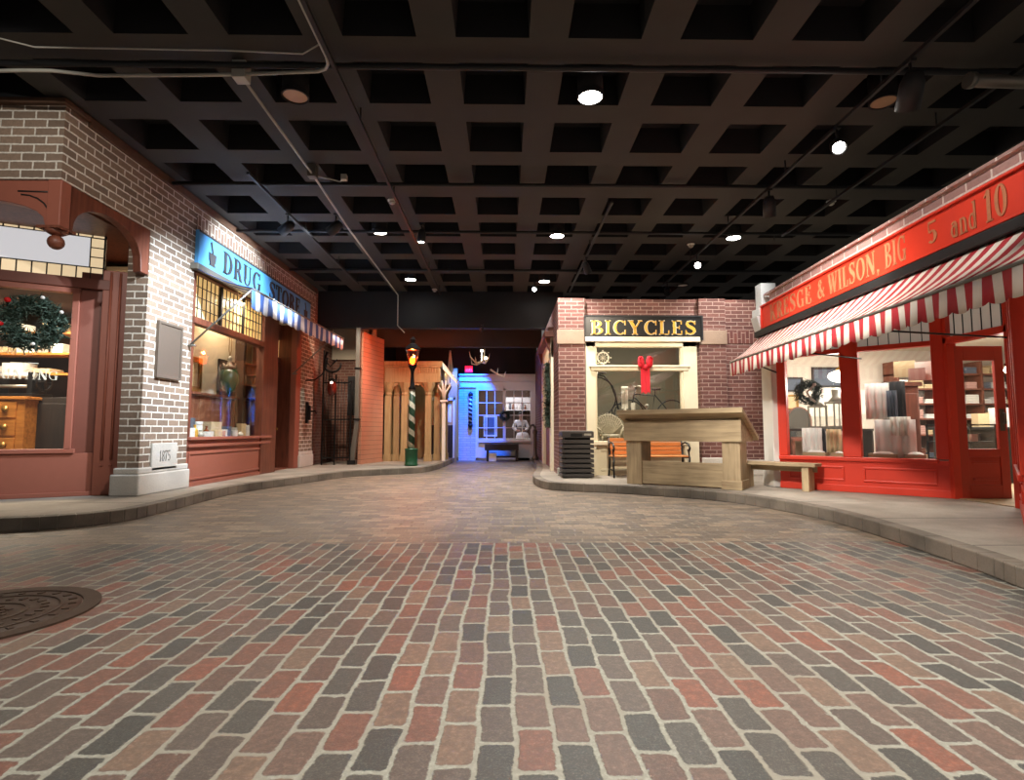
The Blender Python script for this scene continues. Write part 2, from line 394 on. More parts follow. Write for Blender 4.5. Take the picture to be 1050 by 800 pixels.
M['ceil'] = paint('black_waffle_ceiling', rgb(55, 53, 48), .85, var=.2, scale=2)
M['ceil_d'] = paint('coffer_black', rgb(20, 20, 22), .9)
M['black'] = paint('flat_black', rgb(22, 21, 21), .6)
M['iron'] = paint('black_iron', rgb(20, 19, 19), .4, .3)
M['grey_metal'] = paint('grey_galvanised_metal', rgb(120, 116, 108), .4, .6)
M['conduit'] = paint('pale_grey_conduit', rgb(176, 172, 160), .45, .2)
M['bronze'] = paint('brown_bronze', rgb(98, 84, 72), .65, .2, .1, 30, .3)
M['white'] = paint('white_paint', rgb(214, 210, 200), .5, var=.05)
M['cream'] = paint('cream_paint', rgb(222, 212, 184), .45, var=.05)
M['creamwall'] = paint('cream_plaster', rgb(206, 194, 172), .9, var=.05, scale=2)
M['pinkwall'] = paint('pinkish_cream_plaster', rgb(198, 186, 172), .9, var=.05, scale=2)
M['sagewall'] = paint('grey_green_plaster', rgb(122, 118, 102), .9, var=.06, scale=2)
M['brownwall'] = paint('dark_brown_plaster', rgb(74, 52, 38), .9)
M['red'] = paint('bright_red_paint', rgb(208, 54, 30), .42, var=.06)
M['reddoor'] = paint('brick_red_paint', rgb(178, 52, 34), .45, var=.06)
M['signred'] = paint('sign_red_paint', rgb(206, 52, 28), .5, var=.14, scale=3)
M['fadedgold'] = paint('faded_gold_leaf', rgb(178, 110, 74), .6, 0, .25, 18)
M['gold'] = paint('bright_gold_leaf', rgb(222, 172, 72), .35, .35, .2, 8)
M['pale'] = paint('pale_edge_paint', rgb(226, 218, 198), .5)
M['signblue'] = paint('sky_blue_paint', rgb(84, 158, 214), .5, var=.08, scale=3)
M['ink'] = paint('charcoal_letter_paint', rgb(48, 46, 48), .6)
M['signblack'] = paint('black_sign_paint', rgb(26, 25, 24), .35)
M['bluestripe'] = stripes('blue_white_canvas', rgb(64, 100, 164), rgb(222, 226, 230), .34)
M['greystripe'] = stripes('canvas_end', rgb(64, 100, 164), rgb(200, 200, 200), .2)
M['redstripe'] = stripes('red_white_canvas', rgb(172, 34, 44), rgb(226, 214, 200), .172)
M['needle'] = paint('dark_pine_needle', rgb(34, 52, 38), .7, var=.5, scale=60)
M['needle2'] = paint('frosted_pine_needle', rgb(66, 84, 70), .7, var=.4, scale=60)
M['bow'] = paint('red_velvet', rgb(196, 22, 40), .8, var=.15, scale=30)
M['bauble_red'] = paint('shiny_red_bauble', rgb(176, 22, 22), .2)
M['bauble_white'] = paint('shiny_white_bauble', rgb(224, 220, 214), .25)
M['glass'] = glass('shop_window_glass', (.96, .97, .96, 1))
M['glass_mirror'] = paint('silver_mirror', rgb(190, 190, 184), .08, .9)
M['paper'] = paint('paper', rgb(220, 214, 202), .9, var=.06)
M['paper2'] = paint('buff_paper', rgb(196, 172, 132), .9)
M['linen'] = paint('white_linen', rgb(214, 210, 204), .9, var=.08, scale=25, bump=.3)
M['greycloth'] = paint('grey_blue_cloth', rgb(86, 92, 104), .9, var=.2)
M['darkcloth'] = paint('black_cloth', rgb(28, 26, 28), .9)
M['pinkcloth'] = paint('dusty_pink_cloth', rgb(186, 142, 130), .9)
M['greenpaint'] = paint('dark_green_paint', rgb(20, 70, 42), .4)
M['pavilion'] = wood('tan_painted_timber', rgb(136, 114, 78), rgb(164, 140, 98), 2, .65)
M['clapboard'] = paint('peach_paint', rgb(196, 136, 108), .6, var=.06)
M['iron_cover'] = paint('rusty_cast_iron', rgb(66, 50, 38), .6, .25, .3, 20, .3)
M['skin'] = paint('painted_skin', rgb(186, 140, 116), .6)
M['shirt'] = paint('white_shirt', rgb(220, 218, 216), .9)
M['vest'] = paint('grey_waistcoat', rgb(110, 106, 104), .9)
M['darkhair'] = paint('dark_hair', rgb(24, 20, 18), .8)
M['darkgreenglass'] = paint('dark_green_glass', rgb(8, 62, 38), .25)
M['brass'] = paint('aged_brass', rgb(150, 112, 56), .35, .7)
M['amber'] = paint('amber_glass', rgb(120, 58, 20), .15)
M['milk'] = emitter('opal_lamp_glass', rgb(255, 246, 228), 9)
M['led'] = emitter('downlight_disc', rgb(255, 250, 240), 30)
M['flame'] = emitter('orange_lantern_glow', rgb(255, 84, 24), 14)
M['exitred'] = emitter('exit_sign_face', rgb(255, 20, 60), 1.6)
M['lampamber'] = paint('dark_red_lamp_glass', rgb(86, 26, 18), .1)

# ================================================================ the setting
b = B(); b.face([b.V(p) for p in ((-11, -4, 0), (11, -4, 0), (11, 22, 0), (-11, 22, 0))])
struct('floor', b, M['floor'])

def sidewalk(name, outer, inner, mats):
    """outer: curb line; inner: closing points. sidewalk slab + its curb stones"""
    b = B(); pts = outer + inner
    b.prism([(x, y, 0.0) for x, y in pts], (0, 0, .138))
    s = struct(name, b, mats[0])
    c = B(); n = len(outer); L = []
    for i, p in enumerate(outer):
        a = Vector(outer[max(0, i - 1)]); d = Vector(outer[min(n - 1, i + 1)]); t = (d - a).normalized(); nn = Vector((-t.y, t.x))
        L.append((Vector(p) - nn * .008, Vector(p) + nn * .15))
    if sum((Vector(inner[0]) - Vector(outer[0])).dot(L[0][1] - L[0][0]) for _ in (0,)) < 0:
        L = [(o2 + (o2 - i2) * 0 , o2 - (i2 - o2)) for o2, i2 in L]
    for (o1, i1), (o2, i2) in zip(L, L[1:]):
        c.prism([(o1.x, o1.y, 0), (o2.x, o2.y, 0), (i2.x, i2.y, 0), (i1.x, i1.y, 0)], (0, 0, .142))
    k = obj('curb', c, mats[1], bevel=.012, kind='structure'); k.parent = s
    return s
# finer, slightly irregular curb lines
def spline(pts, n=5):
    out = []
    P = [Vector(p) for p in pts]; P = [P[0]] + P + [P[-1]]
    for i in range(1, len(P) - 2):
        for k in range(n):
            t = k / n; a, b2, c, d = P[i - 1], P[i], P[i + 1], P[i + 2]
            v = .5 * ((2 * b2) + (c - a) * t + (2 * a - 5 * b2 + 4 * c - d) * t * t + (3 * b2 - a - 3 * c + d) * t ** 3)
            out.append((v.x, v.y))
    out.append(tuple(P[-1])); return out
LC = spline([(-10.5, 5.62), (-7, 5.68), (-5.5, 5.78), (-4.8, 5.98), (-4.42, 6.45), (-4.4, 7.2), (-4.48, 8.2), (-4.5, 9.3), (-4.2, 10.5), (-3.9, 11.5), (-3.5, 12.6), (-2.75, 13.2), (-2.1, 13.75), (-1.85, 14.8), (-1.75, 16.5), (-1.7, 18.4)], 4)
sidewalk('sidewalk_left', LC, [(-1.7, 19.6), (-10.5, 19.6)], (M['concrete'], M['curb']))
RC = spline([(1.0, 18.8), (.85, 14), (.62, 11.6), (.62, 10.6), (.76, 9.85), (1.1, 9.55), (1.72, 9.28), (2.57, 8.74), (3.2, 8.2), (3.52, 7.6), (3.78, 6.53), (3.74, 5.42), (3.56, 4.1), (3.44, 3.5), (3.35, 2), (3.3, -3)], 4)
sidewalk('sidewalk_right', RC, [(10.5, -3), (10.5, 18.8)], (M['concrete'], M['curb']))

# coffered (waffle) ceiling
def ceiling():
    b = B(); z0, z1 = 4.95, 5.3; px, py, hw = 1.12, 1.105, .365
    for i in range(-9, 10):
        for j in range(-6, 14):
            cx, cy = -.12 + px * i, 5.84 + py * j
            o = [(cx - px / 2, cy - py / 2), (cx + px / 2, cy - py / 2), (cx + px / 2, cy + py / 2), (cx - px / 2, cy + py / 2)]
            h = [(cx - hw, cy - hw), (cx + hw, cy - hw), (cx + hw, cy + hw), (cx - hw, cy + hw)]
            k = [(cx + (x - cx) * .93, cy + (y - cy) * .93) for x, y in h]
            for m in range(4):
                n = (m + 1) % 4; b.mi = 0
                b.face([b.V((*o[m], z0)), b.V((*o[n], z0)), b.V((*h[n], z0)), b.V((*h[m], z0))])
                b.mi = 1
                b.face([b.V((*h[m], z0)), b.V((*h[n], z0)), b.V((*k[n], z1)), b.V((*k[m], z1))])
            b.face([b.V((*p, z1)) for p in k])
    bmesh.ops.remove_doubles(b.bm, verts=b.bm.verts, dist=.0005)
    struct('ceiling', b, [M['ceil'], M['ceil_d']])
ceiling()
b = B(); b.box(-5.4, 1.65, 14.95, 15.15, 3.91, 4.95); struct('ceiling_bulkhead', b, M['black'])
b = B(); b.box(-4.2, 1.15, 16.45, 16.65, 3.62, 4.95); struct('ceiling_beam', b, M['ceil'])
b = B(); b.box(-4.3, 1.3, 15.16, 20.6, 5.0, 5.1); struct('ceiling_corridor', b, M['black'])
# ================================================================ west side: print shop and drug store
XW = -5.15
b = B()
b.box(-10, XW, 6.16, 6.46, 3.97, 4.86)                 # brick over the corner entry, street face
b.box(XW - .3, XW, 6.46, 8.9, 3.97, 4.86)
b.box(XW - .3, XW, 7.76, 8.9, .14, 3.97)              # corner pier
b.box(XW - .3, XW, 13.72, 14.62, .14, 4.4)             # far pier
b.box(XW - .3, XW, 8.9, 14.62, 4.68, 4.8)
struct('wall_left', b, M['brick_l'])
b = B(); b.box(XW - .3, XW + .012, 8.9, 14.62, 4.4, 4.68); struct('wall_left_course', b, M['soldier_l'])
b = B(); b.box(-10, XW + .04, 6.1, 6.5, 4.86, 4.93); b.box(XW - .34, XW + .04, 6.5, 14.66, 4.8, 4.93); struct('trim_coping', b, M['coping'], .01)
b = B()
for y0, y1 in ((7.7, 8.94), (13.68, 14.66)):
    b.box(XW - .36, XW + .05, y0, y1, .138, .44); b.box(XW - .33, XW + .03, y0 + .02, y1 - .02, .44, .53)
struct('baseboard_left', b, M['stone'], .02)

# plaque, date stone
t = thing('wall_plaque', 'blank brown bronze plaque with raised border on the pale brick pier', 'plaque', (XW, 8.29, 2.27))
b = B(); b.box(0, .035, -.3, .3, -.43, .42); obj('plate', b, M['bronze'], t, bevel=.006)
b = B(); b.box(.03, .05, -.3, .3, .38, .42); b.box(.03, .05, -.3, .3, -.43, -.39); b.box(.03, .05, -.3, -.26, -.39, .38); b.box(.03, .05, .26, .3, -.39, .38)
obj('border', b, M['bronze'], t, bevel=.004)
t = thing('date_stone', 'grey white date stone cut with a year, set low in the pier', 'stone', (XW, 8.3, .67))
b = B(); b.box(0, .03, -.3, .3, -.2, .2); obj('slab', b, M['stone'], t, bevel=.008)
b = B(); lettering(b, '1875', (.03, -.13, -.07), (0, 1, 0), (0, 0, 1), .26, .16, .004, thick=(.12, .06)); obj('numerals', b, M['grey_metal'], t)

# carved timber brackets at the overhanging corner
t = thing('corner_arch', 'carved brown timber arches with a turned drop, under the overhanging brick corner', 'arch', (XW, 6.2, 3.4))
def spandrel(x_of, length, ztop, zarch, zend):
    """arched board: list of (s, z): s along the board from the corner"""
    pts = [(0, zend), (0, ztop), (length, ztop), (length, zend - .1), (length - .16, zend - .1)]
    n = 14
    for i in range(n + 1):
        a = PI * i / n; c = length / 2 + .0; r = length / 2 - .17
        pts.append((c + r * math.cos(a), zend + (zarch - zend) * math.sin(a) ** .8))
    pts.append((.16, zend)); return [x_of(s, z) for s, z in pts]
b = B(); b.prism(spandrel(lambda s, z: (-s, -.02, z), 2.6, .56, .36, .02), (0, .12, 0)); obj('front_arch', b, M['salmon'], t, bevel=.01)
b = B(); b.prism(spandrel(lambda s, z: (0, s, z), 1.56, .56, .44, .0), (-.12, 0, 0)); obj('side_arch', b, M['brownwood'], t, bevel=.01)
b = B(); b.box(-.14, .02, -.05, .1, 0, .56); obj('post', b, M['salmon'], t, bevel=.01)
b = B(); b.box(-.2, .06, -.1, .15, -.03, .0); b.lathe([(.02, -.09), (.07, -.07), (.13, -.03)], (-.07, .03, 0)); b.ball((-.07, .03, -.16), .085, 16, (1, 1, 1)); obj('drop_finial', b, M['brownwood'], t)
b = B()
b.tube([(-.1, -.022, .42), (-.5, -.022, .43)], .01, 6); b.tube([(-.46 + .34 * math.sin(a), -.022, .39 - .27 * (1 - math.cos(a))) for a in (0, .3, .6, .9, 1.2, 1.5)], .01, 6)
obj('carving', b, M['darkwood'], t)
b = B(); b.box(-10, XW - .31, 6.46, 9.2, 3.9, 3.97); struct('ceiling_entry', b, M['brownwood'])

# canted print shop front. local x runs along the front towards the pier, local y into the shop
PA = math.atan2(.43, .86); PO = (-5.47, 8.03, .14)
t = thing('print_shopfront', 'reddish brown canted shopfront with leaded transom beside the brick corner pier', 'shopfront', PO, PA)
F = lambda x: x
b = B(); b.box(-3.2, -.42, .0, .1, 0, .6); b.box(-3.2, -.42, -.03, .0, 0, .06); obj('bulkhead_panel', b, M['salmon'], t, bevel=.006)
b = B(); b.box(-3.2, -.64, -.03, .08, .6, .66); b.box(-.76, -.68, -.03, .08, .66, 2.95); b.box(-3.2, -.68, -.03, .08, 2.87, 2.95); obj('window_frame', b, M['salmon'], t, bevel=.006)
b = B(); b.box(-3.2, -.76, .03, .036, .66, 2.87); obj('pane', b, M['glass'], t)
b = B(); b.box(-.68, -.42, .02, .14, .6, 3.2); obj('side_board', b, M['salmon_d'], t, bevel=.006)
b = B(); b.box(-3.2, -.3, -.05, .12, 2.95, 3.1); obj('transom_bar', b, M['salmon_d'], t, bevel=.01)
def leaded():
    k = NT('leaded_cream_glass'); k.bsdf(k.mix(k.noise(k.obj(), 7, 3), rgb(190, 170, 140), rgb(226, 212, 184)), .3, emit=rgb(255, 226, 180), estr=.45); return k.m  # emission stands in for room light coming through the leaded glass
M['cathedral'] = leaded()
k = NT('self_glowing_white_glass'); k.bsdf(rgb(206, 204, 200), .2, emit=rgb(236, 236, 240), estr=.42); M['glowglass'] = k.m  # pane emits by itself in place of light from inside
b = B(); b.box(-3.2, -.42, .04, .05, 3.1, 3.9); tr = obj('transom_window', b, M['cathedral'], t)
b = B(); b.box(-3.2, -.6, .025, .039, 3.28, 3.72); obj('pane', b, M['glowglass'], tr)
b = B()
for k in range(17):
    x = -.42 - .165 * k
    b.box(x - .006, x + .006, .015, .04, 3.1, 3.28); b.box(x - .006, x + .006, .015, .04, 3.72, 3.9)
for z in (3.28, 3.72): b.box(-3.2, -.42, .015, .04, z - .006, z + .006)
b.box(-.606, -.594, .015, .04, 3.28, 3.72); b.box(-.6, -.42, .015, .04, 3.43, 3.44); b.box(-.6, -.42, .015, .04, 3.57, 3.58); b.box(-.44, -.42, 0, .05, 3.1, 3.9)
obj('leading', b, M['black'], tr)
b = B(); b.box(-.42, 0.0, -.04, .1, 0, 3.25); obj('pilaster', b, M['salmon'], t, bevel=.008)
b = B()
for k in range(3): b.tube([(-.32 + .11 * k, -.045, .5), (-.32 + .11 * k, -.045, 3.22)], .018, 8)
for k in range(3): b.ball((-.32 + .11 * k, -.045, .42), .022, 8)
obj('fluting', b, M['salmon'], t)
b = B(); lettering(b, 'PRINTING', (-1.62, -.003, 1.62), (1, 0, 0), (0, 0, 1), .74, .13, .004, thick=(.07, .05))
lettering(b, 'QUALITY', (-1.5, -.003, 1.95), (1, 0, 0), (0, 0, 1), .55, .09, .004, curve=lambda u: .32 * (u - .35) ** 2, thick=(.07, .05))
b.box(-1.4, -1.1, -.004, 0, 1.84, 1.85); b.shift((0, .024, 0)); obj('window_lettering', b, M['pale'], t)

# print shop room
b = B(); b.box(-10.2, -10.1, 6.5, 11.6, 0, 3.9); b.box(-10.1, -5.53, 11.5, 11.6, .0, 3.9); b.box(-6.75, -6.68, 8.97, 11.5, 0, 3.9)
struct('wall_print_shop', b, M['brownwall'])
b = B(); b.box(-10.1, -6.7, 8.2, 11.5, 3.2, 3.3); struct('ceiling_print_shop', b, M['brownwall'])

def wreath_mesh(R0, r0, n, seed, mi2=.3, length=.09):
    rr = random.Random(seed); b = B()
    for i in range(n):
        a = rr.random() * 2 * PI; ph = rr.random() * 2 * PI; q0 = r0 * rr.random() ** .5
        c = Vector(((R0 + q0 * math.cos(ph)) * math.cos(a), q0 * math.sin(ph) * .8, (R0 + q0 * math.cos(ph)) * math.sin(a)))
        d = Vector((rr.gauss(0, 1), rr.gauss(0, .8), rr.gauss(0, 1))).normalized() * length * (.6 + rr.random() * .7)
        b.mi = 1 if rr.random() < mi2 else 0
        s = d.orthogonal().normalized() * length * .12; u = d.cross(s).normalized() * length * .12
        v0 = [b.V(c + s), b.V(c - s * .5 + u * .87), b.V(c - s * .5 - u * .87)]; tip = b.V(c + d)
        for k in range(3): b.face([v0[k], v0[(k + 1) % 3], tip])
    return b
t = thing('christmas_wreath', 'large dark green wreath with red and white baubles hung in the print shop window', 'wreath', (PO[0] - 1.1 * math.cos(PA) + .02, PO[1] - 1.1 * math.sin(PA) - .16, 2.52), PA)
obj('foliage', wreath_mesh(.26, .13, 2600, 3), [M['needle'], M['needle2']], t)
rr = random.Random(5)
for k, (x, z, m) in enumerate([(-.3, -.05, 'bauble_red'), (-.36, .12, 'bauble_white'), (-.42, -.02, 'bauble_white'), (-.35, -.14, 'bauble_white'), (.05, -.3, 'bauble_white'), (.12, .34, 'bauble_white'), (-.24, .27, 'bauble_red'), (.33, .16, 'bauble_white')]):
    b = B(); b.ball((x, -.1, z), .038 if m == 'bauble_red' else .026, 12); obj('bauble', b, M[m], t)

# type cabinet, shelves, press
def local(T, x0, x1, y0, y1, z0, z1): b = B(); b.box(x0, x1, y0, y1, z0, z1); return b
t = thing('type_cabinet', 'golden oak cabinet of small drawers behind the print shop window', 'cabinet', (-8.2, 8.75, 0))
b = B(); b.box(-.95, .55, 0, .6, .0, 1.55); obj('carcass', b, M['oak'], t, bevel=.006)
b = B(); b.box(-1.0, .6, -.04, .64, 1.55, 1.6); obj('top', b, M['oak'], t, bevel=.008)
for i in range(4):
    for j in range(5):
        x = -.88 + .335 * i; z = .12 + .285 * j
        b = B(); b.box(x, x + .3, -.025, .0, z, z + .25); d = obj('drawer', b, M['oak'], t, bevel=.006)
        b = B(); b.lathe([(.0, 0), (.045, 0), (.05, .03), (.0, .035)], (0, 0, 0), 12, Matrix.Translation((x + .15, -.025, z + .14)) @ Matrix.Rotation(PI / 2, 4, 'X')); obj('pull', b, M['brass'], d)
t = thing('side_cabinet', 'near black cabinet standing against the oak drawer cabinet', 'cabinet', (-7.35, 9.0, 0))
b = B(); b.box(-.35, .55, 0, .5, 0, 1.6); obj('carcass', b, M['darkwood'], t, bevel=.006)
b = B(); b.box(-.3, .4, -.02, 0, .1, 1.5); obj('door', b, M['darkwood'], t, bevel=.006)
t = thing('print_shelf', 'oak shelf rack above the drawer cabinet holding paper stacks', 'shelf', (-8.4, 9.5, 1.6))
for x in (-1.0, .9): obj('upright', local(t, x, x + .12, 0, .4, -1.6, 1.5), M['oak_v'], t)
for z in (.42, .78, 1.15): obj('board', local(t, -.88, .9, 0, .4, z, z + .04), M['oak'], t)
rr = random.Random(11)
for k, (x, z, w, h, m) in enumerate([(-.7, .46, .3, .14, 'paper'), (-.2, .46, .35, .18, 'paper'), (.3, .46, .3, .08, 'paper2'), (.55, .82, .2, .16, 'paper'), (-.5, .82, .35, .1, 'paper2'), (0, .82, .3, .17, 'paper'), (-.3, 1.19, .4, .15, 'paper'), (.4, 1.19, .25, .2, 'paper2')]):
    b = B(); b.box(-w / 2, w / 2, 0, .3, 0, h)
    for q2 in range(int(h / .02)): b.box(-w / 2 - .004, w / 2 + .004, -.003, .3, q2 * .02, q2 * .02 + .008)
    where = {.46: 'lowest', .82: 'middle', 1.19: 'top'}[z]
    tag(obj('paper_stack', b, M[m], org=None), '%s paper stack, number %s along the %s board of the oak shelf' % ('white' if m == 'paper' else 'buff', ['one', 'two', 'three', 'four'][k % 4], where), 'paper').location = (-8.4 + x, 9.53, 1.6 + z)
t = thing('printing_press', 'black iron hand press with pale roller on the oak drawer cabinet', 'press', (-8.1, 9.1, 1.6))
b = B(); b.box(-.42, .42, -.2, .2, 0, .06); b.box(-.36, -.28, -.15, .15, .06, .42); b.box(.28, .36, -.15, .15, .06, .42); obj('frame', b, M['iron'], t, bevel=.01)
b = B(); b.tube([(-.4, -.1, .36), (.38, -.1, .36)], .045, 12); obj('roller', b, M['conduit'], t)
b = B(); b.tube([(-.28, -.12, .18), (.28, -.12, .18)], .03, 12); obj('lower_roller', b, M['grey_metal'], t)
b = B(); b.ring((.42, 0, .26), .13, .16, 'x', .025, 24); b.tube([(.43, -.15, .26), (.43, .15, .26)], .012, 6); b.tube([(.43, 0, .11), (.43, 0, .41)], .012, 6); obj('hand_wheel', b, M['iron'], t)

# ---------------------------------------------------------------- drug store shopfront (on the plane x = XW)
t = thing('drug_store_shopfront', 'salmon brown timber shopfront under the sky blue sign', 'shopfront', (XW, 8.92, .14))
def yz(b, y0, y1, z0, z1, x0=-.12, x1=.0): return b.box(x0, x1, y0 - 8.92, y1 - 8.92, z0 - .14, z1 - .14)
b = B(); yz(b, 8.92, 11.95, .138, .78, -.12, -.02); yz(b, 8.92, 11.95, .138, .2, -.02, .015); obj('bulkhead_panel', b, M['salmon'], t)
b = B(); yz(b, 8.98, 11.9, .24, .28, -.02, .0); yz(b, 8.98, 11.9, .66, .7, -.02, .0); yz(b, 8.98, 9.02, .28, .66, -.02, .0); yz(b, 11.86, 11.9, .28, .66, -.02, 0); obj('molding', b, M['salmon'], t, bevel=.006)
b = B(); yz(b, 8.92, 12.0, .78, .83, -.1, .03); yz(b, 8.92, 12.0, .83, .9, -.1, -.01); yz(b, 8.92, 12.0, .9, .95, -.1, .05); obj('sill', b, M['salmon'], t, bevel=.006)
b = B(); yz(b, 8.92, 8.98, .95, 3.72); yz(b, 8.92, 11.6, 2.84, 2.95, -.12, .03); yz(b, 8.92, 13.72, 3.68, 3.8, -.12, .03); obj('window_frame', b, M['brownwood'], t, bevel=.006)
b = B(); yz(b, 11.55, 12.28, .138, 3.7, -.14, .02); obj('post', b, M['brownwood'], t, bevel=.01)
b = B(); yz(b, 8.98, 11.55, .95, 2.84, -.06, -.054); obj('pane', b, M['glass'], t)
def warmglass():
    k = NT('self_glowing_amber_ribbed_glass'); o = k.obj()
    k.bsdf(k.mix(k.mapr(k.noise(o, 1.1, 2), .35, .65), rgb(214, 170, 96), rgb(226, 214, 170)), .3, emit=rgb(255, 206, 130), estr=.35); return k.m  # glow put into the glass material, as if lit from the store
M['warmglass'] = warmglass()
b = B(); yz(b, 8.98, 11.55, 2.95, 3.68, -.07, -.06); tr = obj('transom_window', b, M['warmglass'], t)
b = B()
k = 8.98
while k < 11.55: yz(b, k - .005, k + .005, 2.95, 3.68, -.06, -.045); k += .135
for z in (3.13, 3.32, 3.5): yz(b, 8.98, 11.55, z - .005, z + .005, -.06, -.045)
for y in (9.85, 10.7): yz(b, y - .025, y + .025, 2.95, 3.68, -.07, -.02)
obj('leading', b, M['black'], tr)
b = B(); yz(b, 12.28, 13.72, 2.75, 2.86, -.6, -.4); yz(b, 12.28, 13.72, 3.3, 3.68, -.5, -.4); obj('door_lintel', b, M['brownwood'], t)
b = B(); yz(b, 13.42, 13.72, .138, 3.68, -.14, .0); obj('door_jamb', b, M['salmon'], t, bevel=.01)
b = B(); yz(b, 12.28, 13.42, 2.86, 3.3, -.46, -.45); obj('transom_pane', b, M['warmglass'], t)
d = struct('door_1', B().box(XW - .5, XW - .44, 12.3, 13.4, .14, .9).box(XW - .5, XW - .44, 12.3, 12.6, .9, 2.75).box(XW - .5, XW - .44, 13.1, 13.4, .9, 2.75).box(XW - .5, XW - .44, 12.6, 13.1, 2.5, 2.75), M['brownwood'], .006)
o = obj('door_pane', B().box(XW - .48, XW - .47, 12.6, 13.1, .9, 2.5), M['glass'], kind='structure'); o.parent = d
o = obj('door_handle', B().ball((XW - .4, 13.3, 1.1), .04, 10), M['brass'], kind='structure'); o.parent = d
b = B(); b.box(XW - .44, XW - .14, 12.29, 12.31, .14, 3.68); b.box(XW - .75, XW - .14, 13.42, 13.46, .14, 3.68); struct('trim_1', b, M['brownwood'])
# room behind
b = B()
b.box(-8.6, -8.5, 12.0, 14.6, 0, 3.9); b.box(-8.5, -5.46, 14.4, 14.5, 0, 3.9); b.box(-5.78, -5.54, 8.9, 8.95, 0, 3.75); b.box(-5.78, -5.72, 8.95, 12.3, .1, 3.75); b.box(-5.72, -5.3, 12.25, 12.29, .1, 3.68)
struct('wall_drug_store', b, M['creamwall'])
b = B(); b.box(-8.5, -5.3, 9.0, 14.4, 3.75, 3.8); struct('ceiling_drug_store', b, M['creamwall'])
b = B(); b.box(-8.5, -5.28, 9.0, 14.4, .14, .16); struct('floor_drug_store', b, M['brownwood'])
t = thing('window_backing', 'brown wainscot partition with a ledge behind the drug store window display', 'partition', (-5.71, 10.6, .16))
b = B()
for k in range(16): b.box(0.0, .02 if k % 2 else .028, -1.62 + k * .2, -1.425 + k * .2, 0, 1.55)
obj('boarding', b, M['wainscot'], t, bevel=.004)
b = B(); b.box(0, .12, -1.62, 1.6, 1.56, 1.6); obj('ledge', b, M['wainscot'], t, bevel=.006)
b = B(); b.box(.035, .43, -1.62, 1.6, .74, .76); obj('display_floor', b, M['salmon'], t)
b = B(); b.box(.035, .4, 1.61, 1.64, .76, 3.4); obj('end_board', b, M['wainscot'], t)
def framed(name, label, loc, w, h, mat, cat='mirror', axis='y', fm='darkwood', fw=.1):
    t = thing(name, label, cat, loc, 0 if axis == 'y' else PI / 2)
    b = B(); b.box(-w / 2, w / 2, -.04, 0, 0, fw); b.box(-w / 2, w / 2, -.04, 0, h - fw, h); b.box(-w / 2, -w / 2 + fw, -.04, 0, fw, h - fw); b.box(w / 2 - fw, w / 2, -.04, 0, fw, h - fw)
    obj('frame', b, M[fm], t, bevel=.008)
    b = B(); b.box(-w / 2 + fw, w / 2 - fw, -.015, 0, fw, h - fw); obj('mirror_glass' if mat == 'glass_mirror' else 'picture', b, M[mat], t); return t
framed('framed_picture', 'dark gold framed picture above the ledge next to the brick pier', (-5.71, 9.84, 1.77), .72, .64, 'paper2', 'picture', 'x', 'brass')
framed('wall_mirror', 'dark framed mirror behind the hanging green show globe', (-5.71, 11.3, 1.77), 1.0, .72, 'glass_mirror', 'mirror', 'x')
t = thing('corner_display_case', 'purplish brown open display case at the far end of the drug store window', 'case', (-5.49, 12.0, 1.77))
b = B(); b.box(-.2, .18, .16, .19, 0, .75); b.box(-.2, -.17, -.1, .16, 0, .75); b.box(-.2, .18, -.1, .16, 0, .03); b.box(-.2, .18, -.1, .16, .72, .75); obj('case_body', b, M['brownwood'], t)
for z in (.27, .5): obj('shelf', B().box(-.17, .18, -.08, .16, z, z + .02), M['wainscot'], t)
for k, (x, z, m) in enumerate([(.1, .03, 'amber'), (.2, .29, 'bauble_red'), (.0, .29, 'amber'), (.15, .52, 'bauble_red')]):
    b = B(); b.lathe([(.045, 0), (.05, .02), (.05, .1), (.02, .14), (.02, .17), (.028, .18)], (0, 0, 0), 14)
    tag(obj('apothecary_bottle', b, M[m]), '%s in the purplish display case' % ['amber bottle on the bottom', 'red bottle on the middle shelf', 'amber bottle on the middle shelf', 'red bottle on the upper shelf'][k], 'bottle').location = (-5.52 + x * .8, 12.02, 1.77 + z)
t = thing('show_globe', 'dark green pointed glass show globe hanging in the drug store window', 'globe', (-5.42, 10.7, 2.85))
b = B(); b.lathe([(.0, -1.14), (.012, -1.12), (.05, -1.05), (.15, -.95), (.195, -.82), (.19, -.7), (.14, -.61), (.06, -.56)], n=24); obj('globe_body', b, M['darkgreenglass'], t)
b = B(); b.lathe([(.065, -.57), (.12, -.55), (.12, -.53), (.05, -.5), (.03, -.42), (.05, -.38), (.01, -.32)], n=16)
for k in range(6): b.tube([(.11 * math.cos(k), .11 * math.sin(k), -.55), (.12 * math.cos(k), .12 * math.sin(k), -.47)], .012, 6)
obj('crown', b, M['conduit'], t)
b = B()
for s in (-1, 1): b.tube([(0, 0, -.33), (0, s * .05, -.2), (0, 0, .82)], .005, 5)
obj('chain', b, M['brass'], t)
